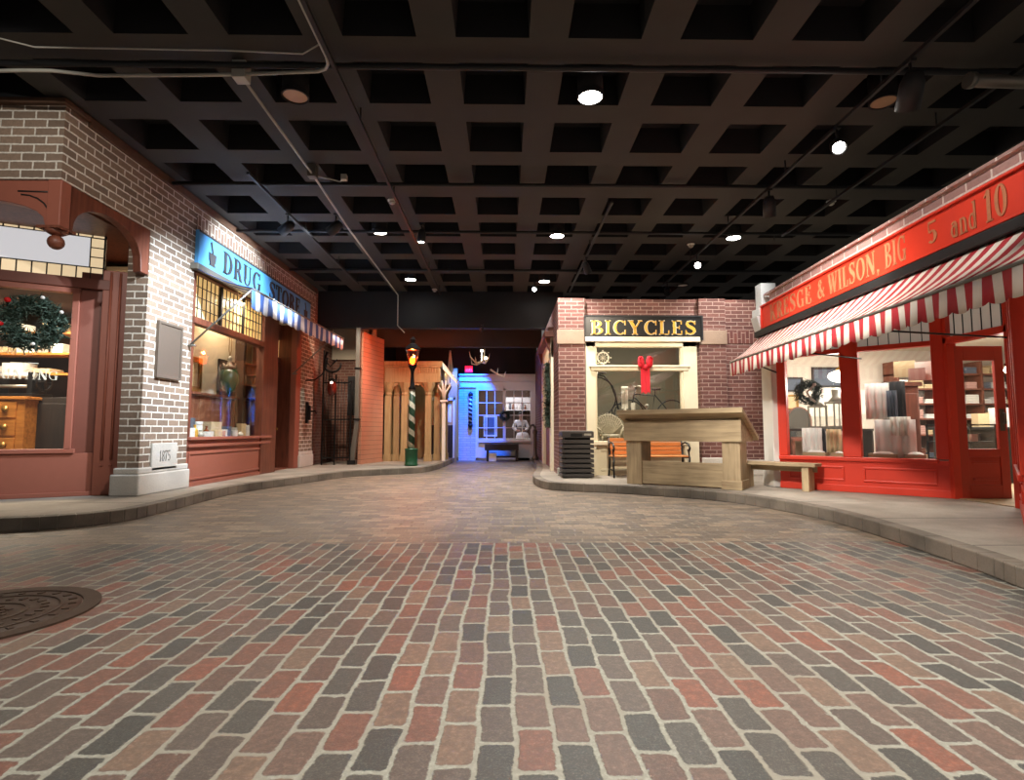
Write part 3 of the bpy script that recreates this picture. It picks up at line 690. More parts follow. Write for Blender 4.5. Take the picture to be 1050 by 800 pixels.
# bottles and boxes along the display floor
def bottle_b(k, h, r):
    b = B()
    if k == 0: b.lathe([(r * .9, 0), (r, .01), (r, h * .6), (r * .4, h * .75), (r * .4, h * .95), (r * .5, h)], n=12)
    elif k == 1: b.lathe([(r, 0), (r, h * .75), (r * .85, h * .8), (r * 1.05, h * .82), (r * 1.05, h)], n=12)
    elif k == 2: b.box(-r, r, -r * .7, r * .7, 0, h); b.box(-r * 1.02, r * 1.02, -r * .72, r * .72, h * .8, h)
    else: b.ball((0, 0, r * .9), r, 12, (1, 1, .9)); b.lathe([(r * .4, r * 1.6), (r * .35, r * 2), (r * .5, r * 2.1)], n=10)
    return b
items = [(9.1, .1, 1, .2, .05, 'paper', 'white tin jar'), (9.22, .3, 0, .26, .06, 'darkcloth', 'black squat bottle'), (9.35, .12, 2, .18, .07, 'linen', 'white carton'), (9.43, .45, 1, .34, .07, 'paper', 'tall white canister'), (9.55, .16, 0, .24, .055, 'gold', 'yellow labelled bottle'), (9.64, .4, 2, .36, .08, 'greycloth', 'tall blue grey box'), (9.72, .15, 3, .2, .07, 'conduit', 'round silver flask'), (9.86, .35, 1, .3, .07, 'linen', 'white lidded jar'), (9.95, .12, 2, .12, .09, 'paper', 'low white box'), (10.08, .3, 0, .22, .05, 'amber', 'amber medicine bottle'), (10.2, .14, 2, .14, .1, 'paper2', 'low buff box'), (10.34, .4, 2, .3, .16, 'paper2', 'wide buff carton'), (10.42, .12, 1, .13, .06, 'pinkcloth', 'pink powder tin'), (10.56, .2, 2, .16, .07, 'paper', 'small pale carton'), (10.68, .14, 0, .18, .05, 'greycloth', 'blue glass bottle'), (10.8, .3, 2, .22, .09, 'greycloth', 'slate coloured box'), (10.9, .12, 1, .14, .06, 'linen', 'squat white tin'), (11.02, .24, 2, .2, .07, 'conduit', 'silver grey box'), (11.14, .12, 3, .16, .06, 'paper', 'round white flask'), (11.28, .2, 2, .28, .08, 'paper2', 'upright tan book box'), (11.4, .13, 2, .25, .06, 'paper', 'upright white carton')]
for k, (y, x, kd, h, r, m, what) in enumerate(items):
    o = obj('display_box' if kd == 2 else 'display_jar', bottle_b(kd, h, r), M[m], bevel=.003)
    o.location = (-5.32 - x * .62, y + .04, .921); o.rotation_euler = (0, 0, PI / 2 + (k * 37 % 9 - 4) * .05)
    tag(o, what + ' in the drug store window display, ' + ('near the brick pier' if k < 7 else 'below the green globe' if k < 15 else 'by the brown door post'), 'box' if kd == 2 else 'jar')

# sign
t = thing('drug_store_sign', 'long sky blue sign board lettered in charcoal above the striped awning', 'sign', (XW, 8.87, 3.8))
b = B(); b.box(.01, .07, 0, 5.2, 0, .6); obj('board', b, M['signblue'], t)
b = B(); b.box(.07, .085, 0, 5.2, .57, .6); b.box(.07, .085, 0, 5.2, 0, .03); obj('border', b, M['ink'], t)
letters(t, 'DRUG', (.072, .78, .1), (0, 1, 0), (0, 0, 1), 1.5, .4, .012, M['ink']); letters(t, 'STORE', (.072, 2.7, .1), (0, 1, 0), (0, 0, 1), 1.75, .4, .012, M['ink'])
for y0 in (.42, 4.85):
    b = B()
    prof = [(.02, .1), (.1, .1), (.07, .14), (.1, .2), (.115, .32), (-.0, .32), (-.115, .32), (-.1, .2), (-.07, .14), (-.1, .1)]
    b.prism([(.072, y0 + u, w) for u, w in prof], (.012, 0, 0)); b.prism([(.072, y0 + u, w) for u, w in ((.0, .3), (.03, .3), (-.04, .52), (-.07, .5))], (.012, 0, 0)); obj('mortar_and_pestle', b, M['ink'], t)

# blue awning
def awning(name, label, wallx, outx, y0, y1, zw, zo0, zo1, drop0, drop1, mat, matend, hang, sgn, scallop, rz=0.0):
    """zo0/zo1: outer edge height at y0/y1; drop: valance height at y0/y1"""
    t = thing(name, label, 'awning', (wallx, y0, zw), rz); n = max(8, int((y1 - y0) / scallop)) * 8
    b = B(); rows = []
    for i in range(n + 1):
        f = i / n; y = f * (y1 - y0); zo = zo0 + (zo1 - zo0) * f - zw
        rows.append([b.V((sgn * .03 + (outx - wallx - sgn * .03) * g, y, zo * g - .10 * math.sin(PI * g) * .5)) for g in (0, .25, .5, .75, 1)])
    b.sm = True
    for a, c in zip(rows, rows[1:]):
        for k in range(4): b.face([a[k], c[k], c[k + 1], a[k + 1]])
    can = obj('canopy', b, mat, t); k = can.modifiers.new('thick', 'SOLIDIFY'); k.thickness = .008
    b = B(); b.sm = True; rows = []; per = (y1 - y0) / n * 8
    for i in range(n + 1):
        f = i / n; y = f * (y1 - y0); zo = zo0 + (zo1 - zo0) * f - zw; d = drop0 + (drop1 - drop0) * f
        ph = (i % 8) / 8; low = d * (.88 + .12 * math.sin(PI * ph) ** .6); wv = .018 * math.sin(i / 8 * PI * 2 * .5) * sgn
        rows.append([b.V((outx - wallx + wv * g, y, zo - low * g)) for g in (0, .5, 1)])
    for a, c in zip(rows, rows[1:]):
        for k in range(2): b.face([a[k], c[k], c[k + 1], a[k + 1]])
    v = obj('valance', b, mat, t); k = v.modifiers.new('thick', 'SOLIDIFY'); k.thickness = .006
    b = B(); b.tube([(outx - wallx, 0, zo0 - zw - .01), (outx - wallx, y1 - y0, zo1 - zw - .01)], .018, 8); obj('front_bar', b, M['grey_metal'], t)
    b = B(); b.box(min(0, sgn * .13), max(0, sgn * .13), -.05, y1 - y0 + .05, -.03, .07); obj('roller_box', b, M[hang], t, bevel=.01)
    return t
t = awning('striped_awning', 'blue and white striped awning with scalloped edge over the drug store', XW, -4.15, 8.82, 13.9, 3.74, 3.4, 3.44, .36, .32, M['bluestripe'], None, 'grey_metal', 1, .34)
for yy in (.35, 4.7):
    b = B(); b.tube([(.02, yy - .35, -1.3), (.98, yy - .33, -.37)], .016, 8); b.tube([(.0, yy - .35, -1.3), (.12, yy - .35, -1.3)], .02, 8); obj('arm', b, M['grey_metal'], t)

# iron gate, alley, downspout
b = B(); b.box(-5.6, -3.9, 16.4, 16.5, 0, 3.2); b.box(-5.3, -5.2, 14.62, 16.4, 0, 4.95); struct('wall_alley', b, M['brick_a'])
b = B(); b.box(-5.6, -3.9, 16.3, 16.5, 3.2, 4.95); struct('wall_alley_lintel', b, M['creamwall'])
t = thing('iron_gate', 'tall black wrought iron gate of close bars beside the drug store pier', 'gate', (-4.92, 14.68, .14))
b = B(); b.box(0, .035, 0, .035, 0, 3.1); b.box(.34, .37, .02, .05, 0, 2.45); b.box(.72, .76, .12, .155, .1, 2.3); obj('frame', b, M['iron'], t)
b = B()
for z in (.18, 1.2, 2.2): b.box(.02, .74, .02, .06, z, z + .035)
obj('rail', b, M['iron'], t)
for k in range(8):
    b = B(); b.tube([(.08 + .085 * k, .04, .12), (.08 + .085 * k, .04, 2.5 - .04 * k)], .009, 6); obj('bar', b, M['iron'], t)
t = thing('alley_shutter', 'black slatted alley shutter behind the iron gate', 'shutter', (-4.42, 15.3, .14))
b = B(); b.box(0, .32, 0, .04, 1.35, 2.45)
for k in range(10): b.box(.02, .3, -.02, 0, 1.4 + .1 * k, 1.46 + .1 * k)
obj('panel', b, M['black'], t)
t = thing('bracket_lantern', 'dark red glass lantern hanging from a curled iron bracket by the iron gate', 'lantern', (XW + .02, 14.0, 2.35))
b = B(); b.tube([(0, 0, .0), (.24, 0, .02), (.42, 0, .16), (.52, 0, .36), (.55, 0, .6)], .02, 8)
c0 = Vector((.68, 0, .42)); b.tube([c0 + Vector((.22 * math.cos(a), 0, .2 * math.sin(a))) for a in [PI * (.95 + 1.1 * k / 12) for k in range(13)]], .028, 8)
b.tube([(.52, 0, .5), (.62, 0, .36), (.8, 0, .55)], .018, 8); b.tube([(.55, 0, .75), (.48, 0, .55), (.5, 0, .36)], .04, 8); obj('bracket', b, M['iron'], t)
b = B(); b.tube([(.68, 0, .22), (.68, 0, .06)], .01, 6); b.lathe([(.02, .08), (.09, .05), (.11, .02)], (.68, 0, -.02), 14); obj('cap', b, M['iron'], t)
b = B(); b.ball((.68, 0, -.2), .14, 16, (.9, .9, 1.45)); obj('glass_globe', b, M['lampamber'], t)
b = B(); b.ball((.7, -.1, -.06), .028, 10); obj('bulb', b, M['milk'], t)
t = thing('pull_handle', 'black iron wall fixture with a short lever on the brick beside the gate', 'fixture', (XW, 14.15, 1.25))
b = B(); b.box(0, .06, -.06, .06, 0, .55); b.box(.06, .12, -.04, .04, .08, .46); obj('back_plate', b, M['iron'], t, bevel=.015)
b = B(); b.tube([(.08, 0, .3), (.24, 0, .32), (.26, 0, .24)], .02, 8); obj('lever', b, M['iron'], t)
t = thing('rain_downspout', 'grey square rain pipe kicking out at its foot beside the orange lit clapboards', 'pipe', (-4.08, 14.92, .14))
b = B(); b.prism([(0, 0, 3.75), (.12, 0, 3.75), (.12, 0, 1.1), (.02, 0, .12), (-.12, 0, .12), (0, 0, 1.1)], (0, -.11, 0)); obj('pipe', b, M['grey_metal'], t, bevel=.008)
b = B(); b.box(-.16, .06, -.14, .02, 0, .12); obj('shoe', b, M['iron'], t)
b = B()
for z in (1.2, 2.6): b.box(-.02, .14, -.13, .01, z, z + .05)
obj('strap', b, M['iron'], t)
def clap():
    k = NT('peach_clapboard'); o = k.obj(); s = k.sep(o)
    f = k.math('FRACT', k.math('DIVIDE', s[2], .13)); line = k.math('LESS_THAN', f, .07)
    col = k.mix(k.noise(o, 3, 3), rgb(186, 128, 102), rgb(204, 146, 118)); col = k.mix(line, col, rgb(120, 78, 62))
    k.bsdf(col, .6, 0, k.bump(f, .5, .02)); return k.m
b = B(); b.prism([(-3.92, 14.97, .14), (-3.62, 16.25, .14), (-3.72, 16.3, .14), (-4.02, 15.0, .14)], (0, 0, 3.66)); struct('wall_clapboard', b, clap())
# ================================================================ bicycle shop (facade plane y = 11.2)
b = B()
b.box(1.13, 1.69, 11.2, 11.5, .14, 3.84); b.box(1.69, 4.1, 11.28, 11.5, 2.88, 3.84); b.box(4.1, 4.66, 11.2, 11.5, .14, 3.84); b.box(4.66, 6.2, 11.3, 11.5, .14, 3.84)
b.box(1.13, 1.4, 11.5, 12.35, .14, 3.84); b.box(1.13, 1.4, 15.4, 19.6, .14, 3.84); b.box(1.13, 1.4, 12.35, 15.4, 3.2, 3.84)
struct('wall_back', b, M['brick_b'])
b = B(); b.box(4.66, 6.2, 11.29, 11.3, 2.9, 3.15); struct('wall_back_course', b, M['soldier_b'])
b = B(); b.box(1.1, 1.7, 11.17, 11.2, 2.86, 3.16); b.box(4.1, 4.68, 11.17, 11.2, 2.86, 3.16); struct('trim_stone', b, M['sandstone'], .012)
b = B(); b.box(4.08, 4.68, 11.12, 11.2, .138, .5); b.box(1.09, 1.69, 11.14, 11.2, .138, .3); b.box(4.68, 6.2, 11.24, 11.3, .138, .45); struct('baseboard_back', b, M['stone'], .015)
t = thing('bicycle_shopfront', 'cream painted timber window front below the black and gold sign', 'shopfront', (2.89, 11.24, .14))
W0, W1 = -1.19, 1.13
b = B(); b.box(W0, W0 + .2, -.1, .06, 0, 2.8); b.box(W1 - .3, W1, -.1, .06, 0, 2.8); b.box(W0, W1, -.1, .06, 2.66, 2.8); b.box(W0 - .02, W1 + .06, -.16, .06, 2.76, 2.86); obj('outer_frame', b, M['cream'], t, bevel=.008)
b = B(); b.box(W0 + .1, W1 - .2, -.12, .05, 2.16, 2.25); b.box(W0 + .06, W1 - .16, -.15, .05, 2.23, 2.27); obj('mullion', b, M['cream'], t, bevel=.006)
for x in (W0 + .2, W1 - .33): obj('inner_frame', B().box(x, x + .03, -.06, .04, .7, 2.66), M['cream'], t)
b = B(); b.box(W0 + .1, W1 - .2, -.13, .06, .62, .7); obj('sill', b, M['cream'], t, bevel=.008)
b = B(); b.box(W0 + .2, W1 - .3, -.04, .05, 0, .62); b.box(W0 + .3, -.1, -.06, -.04, .1, .14); b.box(W0 + .3, -.1, -.06, -.04, .5, .54); b.box(.0, W1 - .4, -.06, -.04, .1, .14); b.box(.0, W1 - .4, -.06, -.04, .5, .54); obj('bulkhead_panel', b, M['cream'], t)
b = B(); b.box(W0 + .22, W1 - .32, .0, .006, .7, 2.16); obj('pane', b, M['glass'], t)
b = B(); b.box(W0 + .22, W1 - .32, .0, .006, 2.25, 2.66); obj('transom_pane', b, M['glass'], t)
b = B(); rr = random.Random(3)
b.ring((-.82, -.012, 2.44), .1, .13, 'y', .008, 24)
for k in range(10):
    a = k * PI / 5; b.tube([(-.82, -.01, 2.44), (-.82 + .12 * math.cos(a), -.01, 2.44 + .12 * math.sin(a))], .005, 4)
for k in range(8): b.ball((-.82 + .16 * math.cos(k * .8), -.01, 2.44 + .15 * math.sin(k * .8)), .02, 6)
obj('window_emblem', b, M['pale'], t)
b = B(); b.box(1.5, 6, 14.2, 14.3, 0, 3.5); b.box(5.9, 6, 11.5, 14.2, 0, 3.5); b.box(1.4, 1.5, 11.5, 14.2, 0, 3.5); struct('wall_bicycle_shop', b, M['sagewall'])
b = B(); b.box(1.4, 6, 11.5, 14.3, 3.3, 3.4); struct('ceiling_bicycle_shop', b, M['sagewall'])
b = B(); b.box(1.5, 5.9, 11.5, 14.2, .14, .16); struct('floor_bicycle_shop', b, M['brownwood'])

t = thing('bicycles_sign', 'black sign board reading BICYCLES in gold serif capitals', 'sign', (2.91, 11.2, 2.94))
b = B(); b.box(-1.24, 1.24, -.08, .06, 0, .52); obj('board', b, M['signblack'], t)
b = B()
for z in (0, .49): b.box(-1.24, 1.24, -.1, -.08, z, z + .03)
for x in (-1.24, 1.21): b.box(x, x + .03, -.1, -.08, .03, .49)
obj('border', b, M['black'], t)
letters(t, 'BICYCLES', (-1.115, -.083, .105), (1, 0, 0), (0, 0, 1), 2.22, .31, .003, M['pale'], name='letter_outline')
letters(t, 'BICYCLES', (-1.1, -.09, .115), (1, 0, 0), (0, 0, 1), 2.2, .29, .006, M['gold'], thick=(.15, .055))

def bow(name, label, loc, s=1.0):
    t = thing(name, label, 'bow', loc)
    for k, sx in enumerate((-1, 1)):
        b = B(); pts = [(0, -.03, 0), (sx * .1, -.07, .08), (sx * .14, -.08, .16), (sx * .09, -.06, .2), (sx * .04, -.04, .12), (0, -.03, 0)]
        b.sm = True
        A = [b.V((x * s, (y - .045) * s, z * s)) for x, y, z in pts]; C = [b.V((x * s, (y + .045) * s, (z - .07) * s)) for x, y, z in pts]
        for i in range(5): b.face([A[i], A[i + 1], C[i + 1], C[i]])
        b.ball((sx * .085 * s, -.05 * s, .1 * s), .08 * s, 12, (.85, .6, 1.6), None); obj('loop', b, M['bow'], t)
        b = B(); b.prism([(0, -.05, 0), (sx * .09 * s, -.05, 0), (sx * .085 * s, -.06, -.52 * s), (sx * .05 * s, -.06, -.48 * s), (sx * .005 * s, -.06, -.53 * s)], (0, .02, 0)); obj('tail', b, M['bow'], t)
    b = B(); b.ball((0, -.05, .0), .06 * s, 12); obj('knot', b, M['bow'], t)
    return t
bow('red_bow', 'big red velvet bow with hanging tails on the bicycle shop mullion', (2.9, 11.07, 2.36), 1.05)

# high-wheel bicycle and second bicycle on a plinth
b = B(); b.box(2.5, 4.4, 12.0, 13.2, .16, 1.05); b.box(1.6, 2.5, 12.0, 12.6, .16, 1.34); b.box(2.5, 2.75, 12.1, 12.4, 1.05, 1.34); tag(obj('display_plinth', b, M['sagewall'], org=(3, 12.6, .16)), 'grey green plinth carrying the bicycles inside the shop window', 'plinth')
def wheel(parent, c, r, spokes, tyre=.016):
    b = B(); b.tube([(c[0] + r * math.cos(2 * PI * k / 40), c[1], c[2] + r * math.sin(2 * PI * k / 40)) for k in range(40)], tyre, 8, closed=True)
    w = obj('wheel', b, M['black'], parent)
    b = B()
    for k in range(spokes):
        a = 2 * PI * k / spokes; b.tube([c, (c[0] + r * math.cos(a), c[1], c[2] + r * math.sin(a))], .0025, 4)
    obj('spokes', b, M['grey_metal'], w)
    b = B(); b.tube([(c[0], c[1] - .05, c[2]), (c[0], c[1] + .05, c[2])], .03, 10); obj('hub', b, M['grey_metal'], w)
t = thing('high_wheel_bicycle', 'antique high wheel bicycle with one huge front wheel in the shop window', 'bicycle', (2.08, 12.25, 1.34))
wheel(t, (0, 0, .48), .46, 30); wheel(t, (.52, 0, .17), .15, 16)
b = B(); b.tube([(0, .04, .48), (.03, .0, 1.02)], .016, 8); b.tube([(.03, 0, 1.0), (.2, 0, .96), (.36, 0, .76), (.46, 0, .46), (.52, 0, .17)], .018, 8); obj('frame', b, M['iron'], t)
b = B(); b.tube([(.0, -.2, .97), (.02, -.14, 1.03), (.03, 0, 1.04), (.02, .14, 1.03), (0, .2, .97)], .014, 8); obj('handlebar', b, M['conduit'], t)
b = B(); b.ball((.16, 0, 1.03), .09, 12, (1.1, .6, .3)); obj('saddle', b, M['darkwood'], t)
t = thing('safety_bicycle', 'old safety bicycle behind the red bow in the shop window', 'bicycle', (3.4, 12.6, 1.05))
wheel(t, (-.48, 0, .37), .35, 24); wheel(t, (.52, 0, .37), .35, 24)
b = B(); b.tube([(-.48, 0, .37), (-.34, 0, .9), (-.32, 0, 1.0)], .016, 8); b.tube([(-.34, 0, .86), (.12, 0, .82), (.05, 0, .36), (-.36, 0, .8)], .016, 8); b.tube([(.05, 0, .36), (.52, 0, .37), (.13, 0, .84), (.14, 0, .95)], .014, 8); obj('frame', b, M['iron'], t)
b = B(); b.tube([(-.2, -.26, 1.0), (-.3, -.15, 1.05), (-.33, 0, 1.02), (-.3, .15, 1.05), (-.2, .26, 1.0)], .012, 8); obj('handlebar', b, M['conduit'], t)
b = B(); b.ball((.16, 0, .98), .12, 12, (1.1, .7, .3)); obj('saddle', b, M['darkwood'], t)
# white post, wicker chair, crate, lamp in the window
tag(obj('display_stand', B().lathe([(.12, 0), (.12, .03), (.03, .06), (.03, .9), (.08, .94), (.08, 1.0)], (0, 0, 0), 16).box(-.07, .07, -.02, .02, .5, .98), M['white'], org=None), 'slim white display stand between the two antique bicycles', 'stand').location = (2.72, 12.15, 1.05)
def wicker():
    k = NT('white_wicker'); o = k.obj(); s = k.sep(o)
    w = k.math('MULTIPLY', k.math('SINE', k.math('MULTIPLY', s[2], 160)), k.math('SINE', k.math('MULTIPLY', s[0], 160)))
    k.bsdf(k.mix(k.mapr(w, -.3, .3), rgb(140, 132, 112), rgb(222, 216, 198)), .7, 0, k.bump(w, .5, .01)); return k.m
M['wicker'] = wicker()
t = thing('wicker_chair', 'small white wicker chair with a fan shaped back in the bicycle window', 'chair', (2.26, 11.72, .66))
b = B()
for k in range(15):
    a = PI * (.12 + .76 * k / 14); p = (.34 * math.cos(a), .06, .42 + .36 * math.sin(a)); b.tube([(.05 * math.cos(a), .0, .3), p], .009, 6)
    if k < 14:
        a2 = PI * (.12 + .76 * (k + 1) / 14)
        for r in (.16, .24, .34): b.tube([(r * math.cos(a), .02 + .12 * r, .36 + (r / .34) * .36 * math.sin(a) + .06 * r), (r * math.cos(a2), .02 + .12 * r, .36 + (r / .34) * .36 * math.sin(a2) + .06 * r)], .016 if r > .3 else .01, 6)
obj('fan_back', b, M['wicker'], t)
b = B(); b.lathe([(.2, .26), (.23, .27), (.23, .31), (.2, .32)], (0, -.12, 0), 20); obj('seat', b, M['wicker'], t)
for s in (-1, 1):
    b = B(); b.tube([(s * .3, .02, .52), (s * .3, -.18, .48), (s * .22, -.3, .4), (s * .2, -.28, .3)], .018, 8); obj('arm', b, M['wicker'], t)
    for y in (-.26, .04): b = B(); b.tube([(s * .18, y, .28), (s * .2, y, 0.02)], .016, 8); obj('leg', b, M['wicker'], t)
b = B(); b.box(1.72, 4.0, 11.5, 12.0, .16, .66); tag(obj('window_platform', b, M['cream'], org=(2.9, 11.75, .16)), 'low cream platform just inside the bicycle shop window', 'platform')
t = thing('white_basket', 'white wicker hamper standing in the corner of the bicycle window', 'basket', (1.92, 11.68, .66))
b = B(); b.box(-.14, .14, -.12, .12, 0, .44); b.box(-.16, .16, -.14, .14, .42, .47)
obj('body', b, M['wicker'], t, bevel=.01)
b = B()
for x in (-.14, -.05, .05, .14): b.tube([(x, -.135, .02), (x, -.135, .42)], .01, 6)
obj('rib', b, M['white'], t)
t = thing('glass_jar_lamp', 'clear glass lamp chimney standing under the red bow', 'lamp', (2.8, 11.72, .66))
b = B(); b.lathe([(.1, 0), (.1, .02), (.03, .06), (.03, .4), (.09, .46), (.09, .56), (.03, .6)], n=16); obj('base', b, M['brass'], t)
b = B(); b.lathe([(.05, .6), (.09, .7), (.05, .84), (.045, 1.0)], n=16); obj('chimney', b, M['conduit'], t)
t = thing('small_tripod', 'silver tripod ornament beside the glass lamp chimney', 'ornament', (3.1, 11.72, .66))
b = B()
for k in range(3): b.tube([(.0, 0, .9), (.12 * math.cos(k * 2.1), .12 * math.sin(k * 2.1), 0)], .014, 6)
b.ball((0, 0, .93), .05, 10); obj('legs', b, M['conduit'], t)

# trash bin
t = thing('slatted_trash_bin', 'dark grey slatted square trash bin at the corner of the brick bicycle shop', 'bin', (1.43, 10.78, .14))
b = B(); b.box(-.25, .25, -.21, .21, 0.02, .84); obj('liner', b, M['black'], t)
M['recycled'] = paint('dark_grey_recycled_plastic', rgb(74, 70, 68), .55, var=.12)
b = B(); b.box(-.31, .31, -.27, -.22, .78, .9); b.box(-.31, .31, .22, .27, .78, .9); b.box(-.31, -.26, -.22, .22, .78, .9); b.box(.26, .31, -.22, .22, .78, .9); b.box(-.29, .29, -.25, .25, .88, .91); obj('lid', b, M['recycled'], t, bevel=.006)
b = B(); b.box(.12, .26, -.275, -.265, .82, .86); obj('plate', b, M['conduit'], t)
b = B(); b.box(-.14, .08, -.275, -.262, .8, .86); obj('slot', b, M['black'], t)
for k in range(8):
    b = B(); z = .02 + .093 * k; b.box(-.31, .31, -.27, -.24, z, z + .065); b.box(-.31, .31, .24, .27, z, z + .065); b.box(-.31, -.28, -.24, .24, z, z + .065); b.box(.28, .31, -.24, .24, z, z + .065); obj('slat', b, M['recycled'], t, bevel=.004)

# park bench
t = thing('park_bench', 'iron framed park bench with orange varnished slats behind the big timber table', 'bench', (2.87, 10.78, .14))
for k in range(4):
    b = B(); z = .44 + .085 * k; b.box(-.76, .76, .2 + .018 * k, .225 + .018 * k, z, z + .07); obj('back_slat', b, M['slat'], t, bevel=.004)
for k in range(5):
    b = B(); y = -.22 + .082 * k; b.box(-.76, .76, y, y + .07, .4, .425); obj('seat_slat', b, M['slat'], t, bevel=.004)
for s in (-1, 1):
    x = s * .74; b = B()
    b.tube([(x, -.24, 0), (x, -.2, .2), (x, -.24, .39), (x, .18, .39), (x, .2, .5), (x, .28, .8)], .02, 8); b.tube([(x, .3, 0), (x, .2, .2), (x, .18, .39)], .02, 8)
    b.tube([(x, .22, .64), (x, .05, .68), (x, -.16, .66), (x, -.26, .58), (x, -.2, .5), (x, -.14, .54)], .02, 8); b.tube([(x, -.22, .4), (x, -.18, .52), (x, -.24, .58)], .016, 8); b.tube([(x, -.2, .14), (x, .22, .14)], .014, 8)
    obj('iron_end', b, M['iron'], t)

# big sloped timber table
t = thing('sloped_timber_table', 'massive tan timber table with a sloped lid standing at the kerb', 'table', (2.13, 9.45, .14), math.atan2(-1.1, 1.51))
def foot(x): b = B(); b.box(x - .02, x + .29, -.02, .47, 0, .14); return b
for x in (0, 1.6):
    b = B(); b.box(x, x + .27, 0, .45, .0, .78); l = obj('leg', b, M['plank_v'], t, bevel=.006)
    if x: obj('foot', foot(x), M['plank'], l, bevel=.006)
b = B(); b.box(.27, 1.6, .03, .08, .02, .4); obj('lower_board', b, M['plank'], t, bevel=.006)
b = B(); b.box(-.03, 1.9, -.035, .015, .74, 1.08); obj('apron', b, M['plank'], t, bevel=.004)
for x in (-.03, 1.86):
    b = B(); b.prism([(x, .015, .74), (x, .015, 1.17), (x, .78, .8), (x, .78, .74)], (.04, 0, 0)); obj('side_panel', b, M['plank'], t)
b = B(); b.prism([(-.1, -.17, 1.19), (-.1, -.17, 1.27), (-.1, .98, .82), (-.1, .96, .75)], (2.06, 0, 0)); obj('lid', b, M['plank'], t, bevel=.006)
b = B(); b.box(.2, 1.7, .3, .36, .2, .74); 
b.bm.free()

# ================================================================ corridor beyond: porch, lamp post, barber shop
t = thing('striped_lamp_post', 'green and white spiral striped post with a glowing orange lantern', 'lamp post', (-2.44, 14.35, .14))
b = B(); b.lathe([(.17, 0), (.18, .03), (.165, .05), (.165, .4), (.18, .42), (.17, .45), (.08, .46)], n=20); obj('base', b, M['greenpaint'], t)
def spiral():
    k = NT('green_white_spiral'); s = k.sep(k.obj()); a = k.math('DIVIDE', k.math('ARCTAN2', s[1], s[0]), 2 * PI)
    f = k.math('FRACT', k.math('ADD', k.math('DIVIDE', s[2], .36), k.math('ADD', a, 10)))
    k.bsdf(k.mix(k.math('LESS_THAN', f, .42), rgb(26, 62, 36), rgb(206, 200, 178)), .5); return k.m
b = B(); b.lathe([(.085, .45), (.08, 2.0)], n=18); obj('pole', b, spiral(), t)
b = B(); b.lathe([(.09, 2.0), (.1, 2.04), (.06, 2.1), (.04, 2.4), (.05, 2.5), (.11, 2.62), (.12, 2.66)], n=16); obj('neck', b, M['iron'], t)
lt = t
b = B()
for k in range(4):
    a = PI / 4 + k * PI / 2; b.tube([(.11 * math.cos(a), .11 * math.sin(a), 2.66), (.21 * math.cos(a), .21 * math.sin(a), 3.06)], .012, 6)
b.lathe([(.21, 3.06), (.22, 3.09), (.1, 3.22), (.06, 3.24), (.06, 3.32), (.09, 3.34), (.02, 3.42)], n=4, smooth=False); obj('lantern_frame', b, M['iron'], t)
b = B(); b.lathe([(.03, 2.68), (.075, 2.72), (.08, 2.82), (.03, 2.88)], n=12); obj('flame', b, M['flame'], t)
M['lanternglass'] = glass('orange_lantern_pane', (1, .62, .42, 1))
b = B(); b.lathe([(.11, 2.67), (.19, 3.05)], n=4, smooth=False, M=Matrix.Rotation(PI / 4, 4, 'Z')); obj('lantern_pane', b, M['lanternglass'], t)

# carved porch
t = thing('carved_porch', 'tan timber porch with carved columns and arches behind the striped lamp post', 'porch', (-2.8, 16.4, .14))
b = B(); b.box(-1.0, .86, 0, 1.6, 2.38, 2.9); obj('fascia', b, M['pavilion'], t, bevel=.01)
b = B(); b.box(-1.06, .92, -.08, 1.7, 2.9, 3.02); b.box(-1.03, .89, -.05, 1.65, 2.84, 2.9)
for k in range(8): b.box(.2 + .08 * k, .24 + .08 * k, -.03, 0, 2.66, 2.84)
obj('cornice', b, M['pavilion'], t, bevel=.008)
def column(x, y, w=.09, top=2.38):
    b = B(); b.box(x - w * 1.3, x + w * 1.3, y - w * 1.3, y + w * 1.3, 0, .2); b.box(x - w, x + w, y - w, y + w, .2, top - .4)
    b.lathe([(w, top - .42), (w * 1.3, top - .36), (w * 1.1, top - .3), (w * 2.2, top - .06), (w * 2.4, top)], (x, y, 0), 8, smooth=False)
    c = obj('column', b, M['pavilion'], t)
for x, y in ((-.72, .1), (-.5, .3), (-.22, .1), (.5, .1), (.72, .5), (.82, .9), (.86, 1.4)): column(x, y)
def archpiece(x0, x1, y, zs, zt):
    pts = [(x0, y, zt), (x1, y, zt), (x1, y, zs)]; n = 12; r = (x1 - x0) / 2
    for k in range(n + 1):
        a = PI * k / n; pts.append((x0 + r + r * .95 * math.cos(a), y, zs + (zt - zs - .06) * math.sin(a) * (1 - .12 * math.sin(a * 5) ** 2)))
    pts.append((x0, y, zs)); b = B(); b.prism(pts, (0, .08, 0)); return b
obj('arch', archpiece(-.95, -.1, .04, 1.7, 2.4), M['pavilion'], t); obj('arch', archpiece(-.1, .45, .04, 1.9, 2.4), M['pavilion'], t)
b = B(); b.prism([(.92, 0, 3.0), (1.35, .2, 2.45), (1.35, .2, 2.35), (.92, 0, 2.8)], (0, 1.4, 0)); obj('side_roof', b, M['white'], t)
b = B()
for s in (-1, 1):
    b.tube([(.95, .25, 1.85), (.95 + s * .05, .22, 2.1), (.95 + s * .16, .2, 2.25), (.95 + s * .2, .2, 2.38), (.95 + s * .12, .2, 2.34)], .03, 6); b.tube([(.95, .25, 1.85), (.95 + s * .03, .2, 2.2), (.95 + s * .06, .18, 2.45)], .03, 6)
b.box(.9, 1.0, .2, .3, 0.0, 1.86); b.box(.84, 1.06, .16, .34, 1.8, 1.86); obj('leaf_capital', b, M['white'], t)
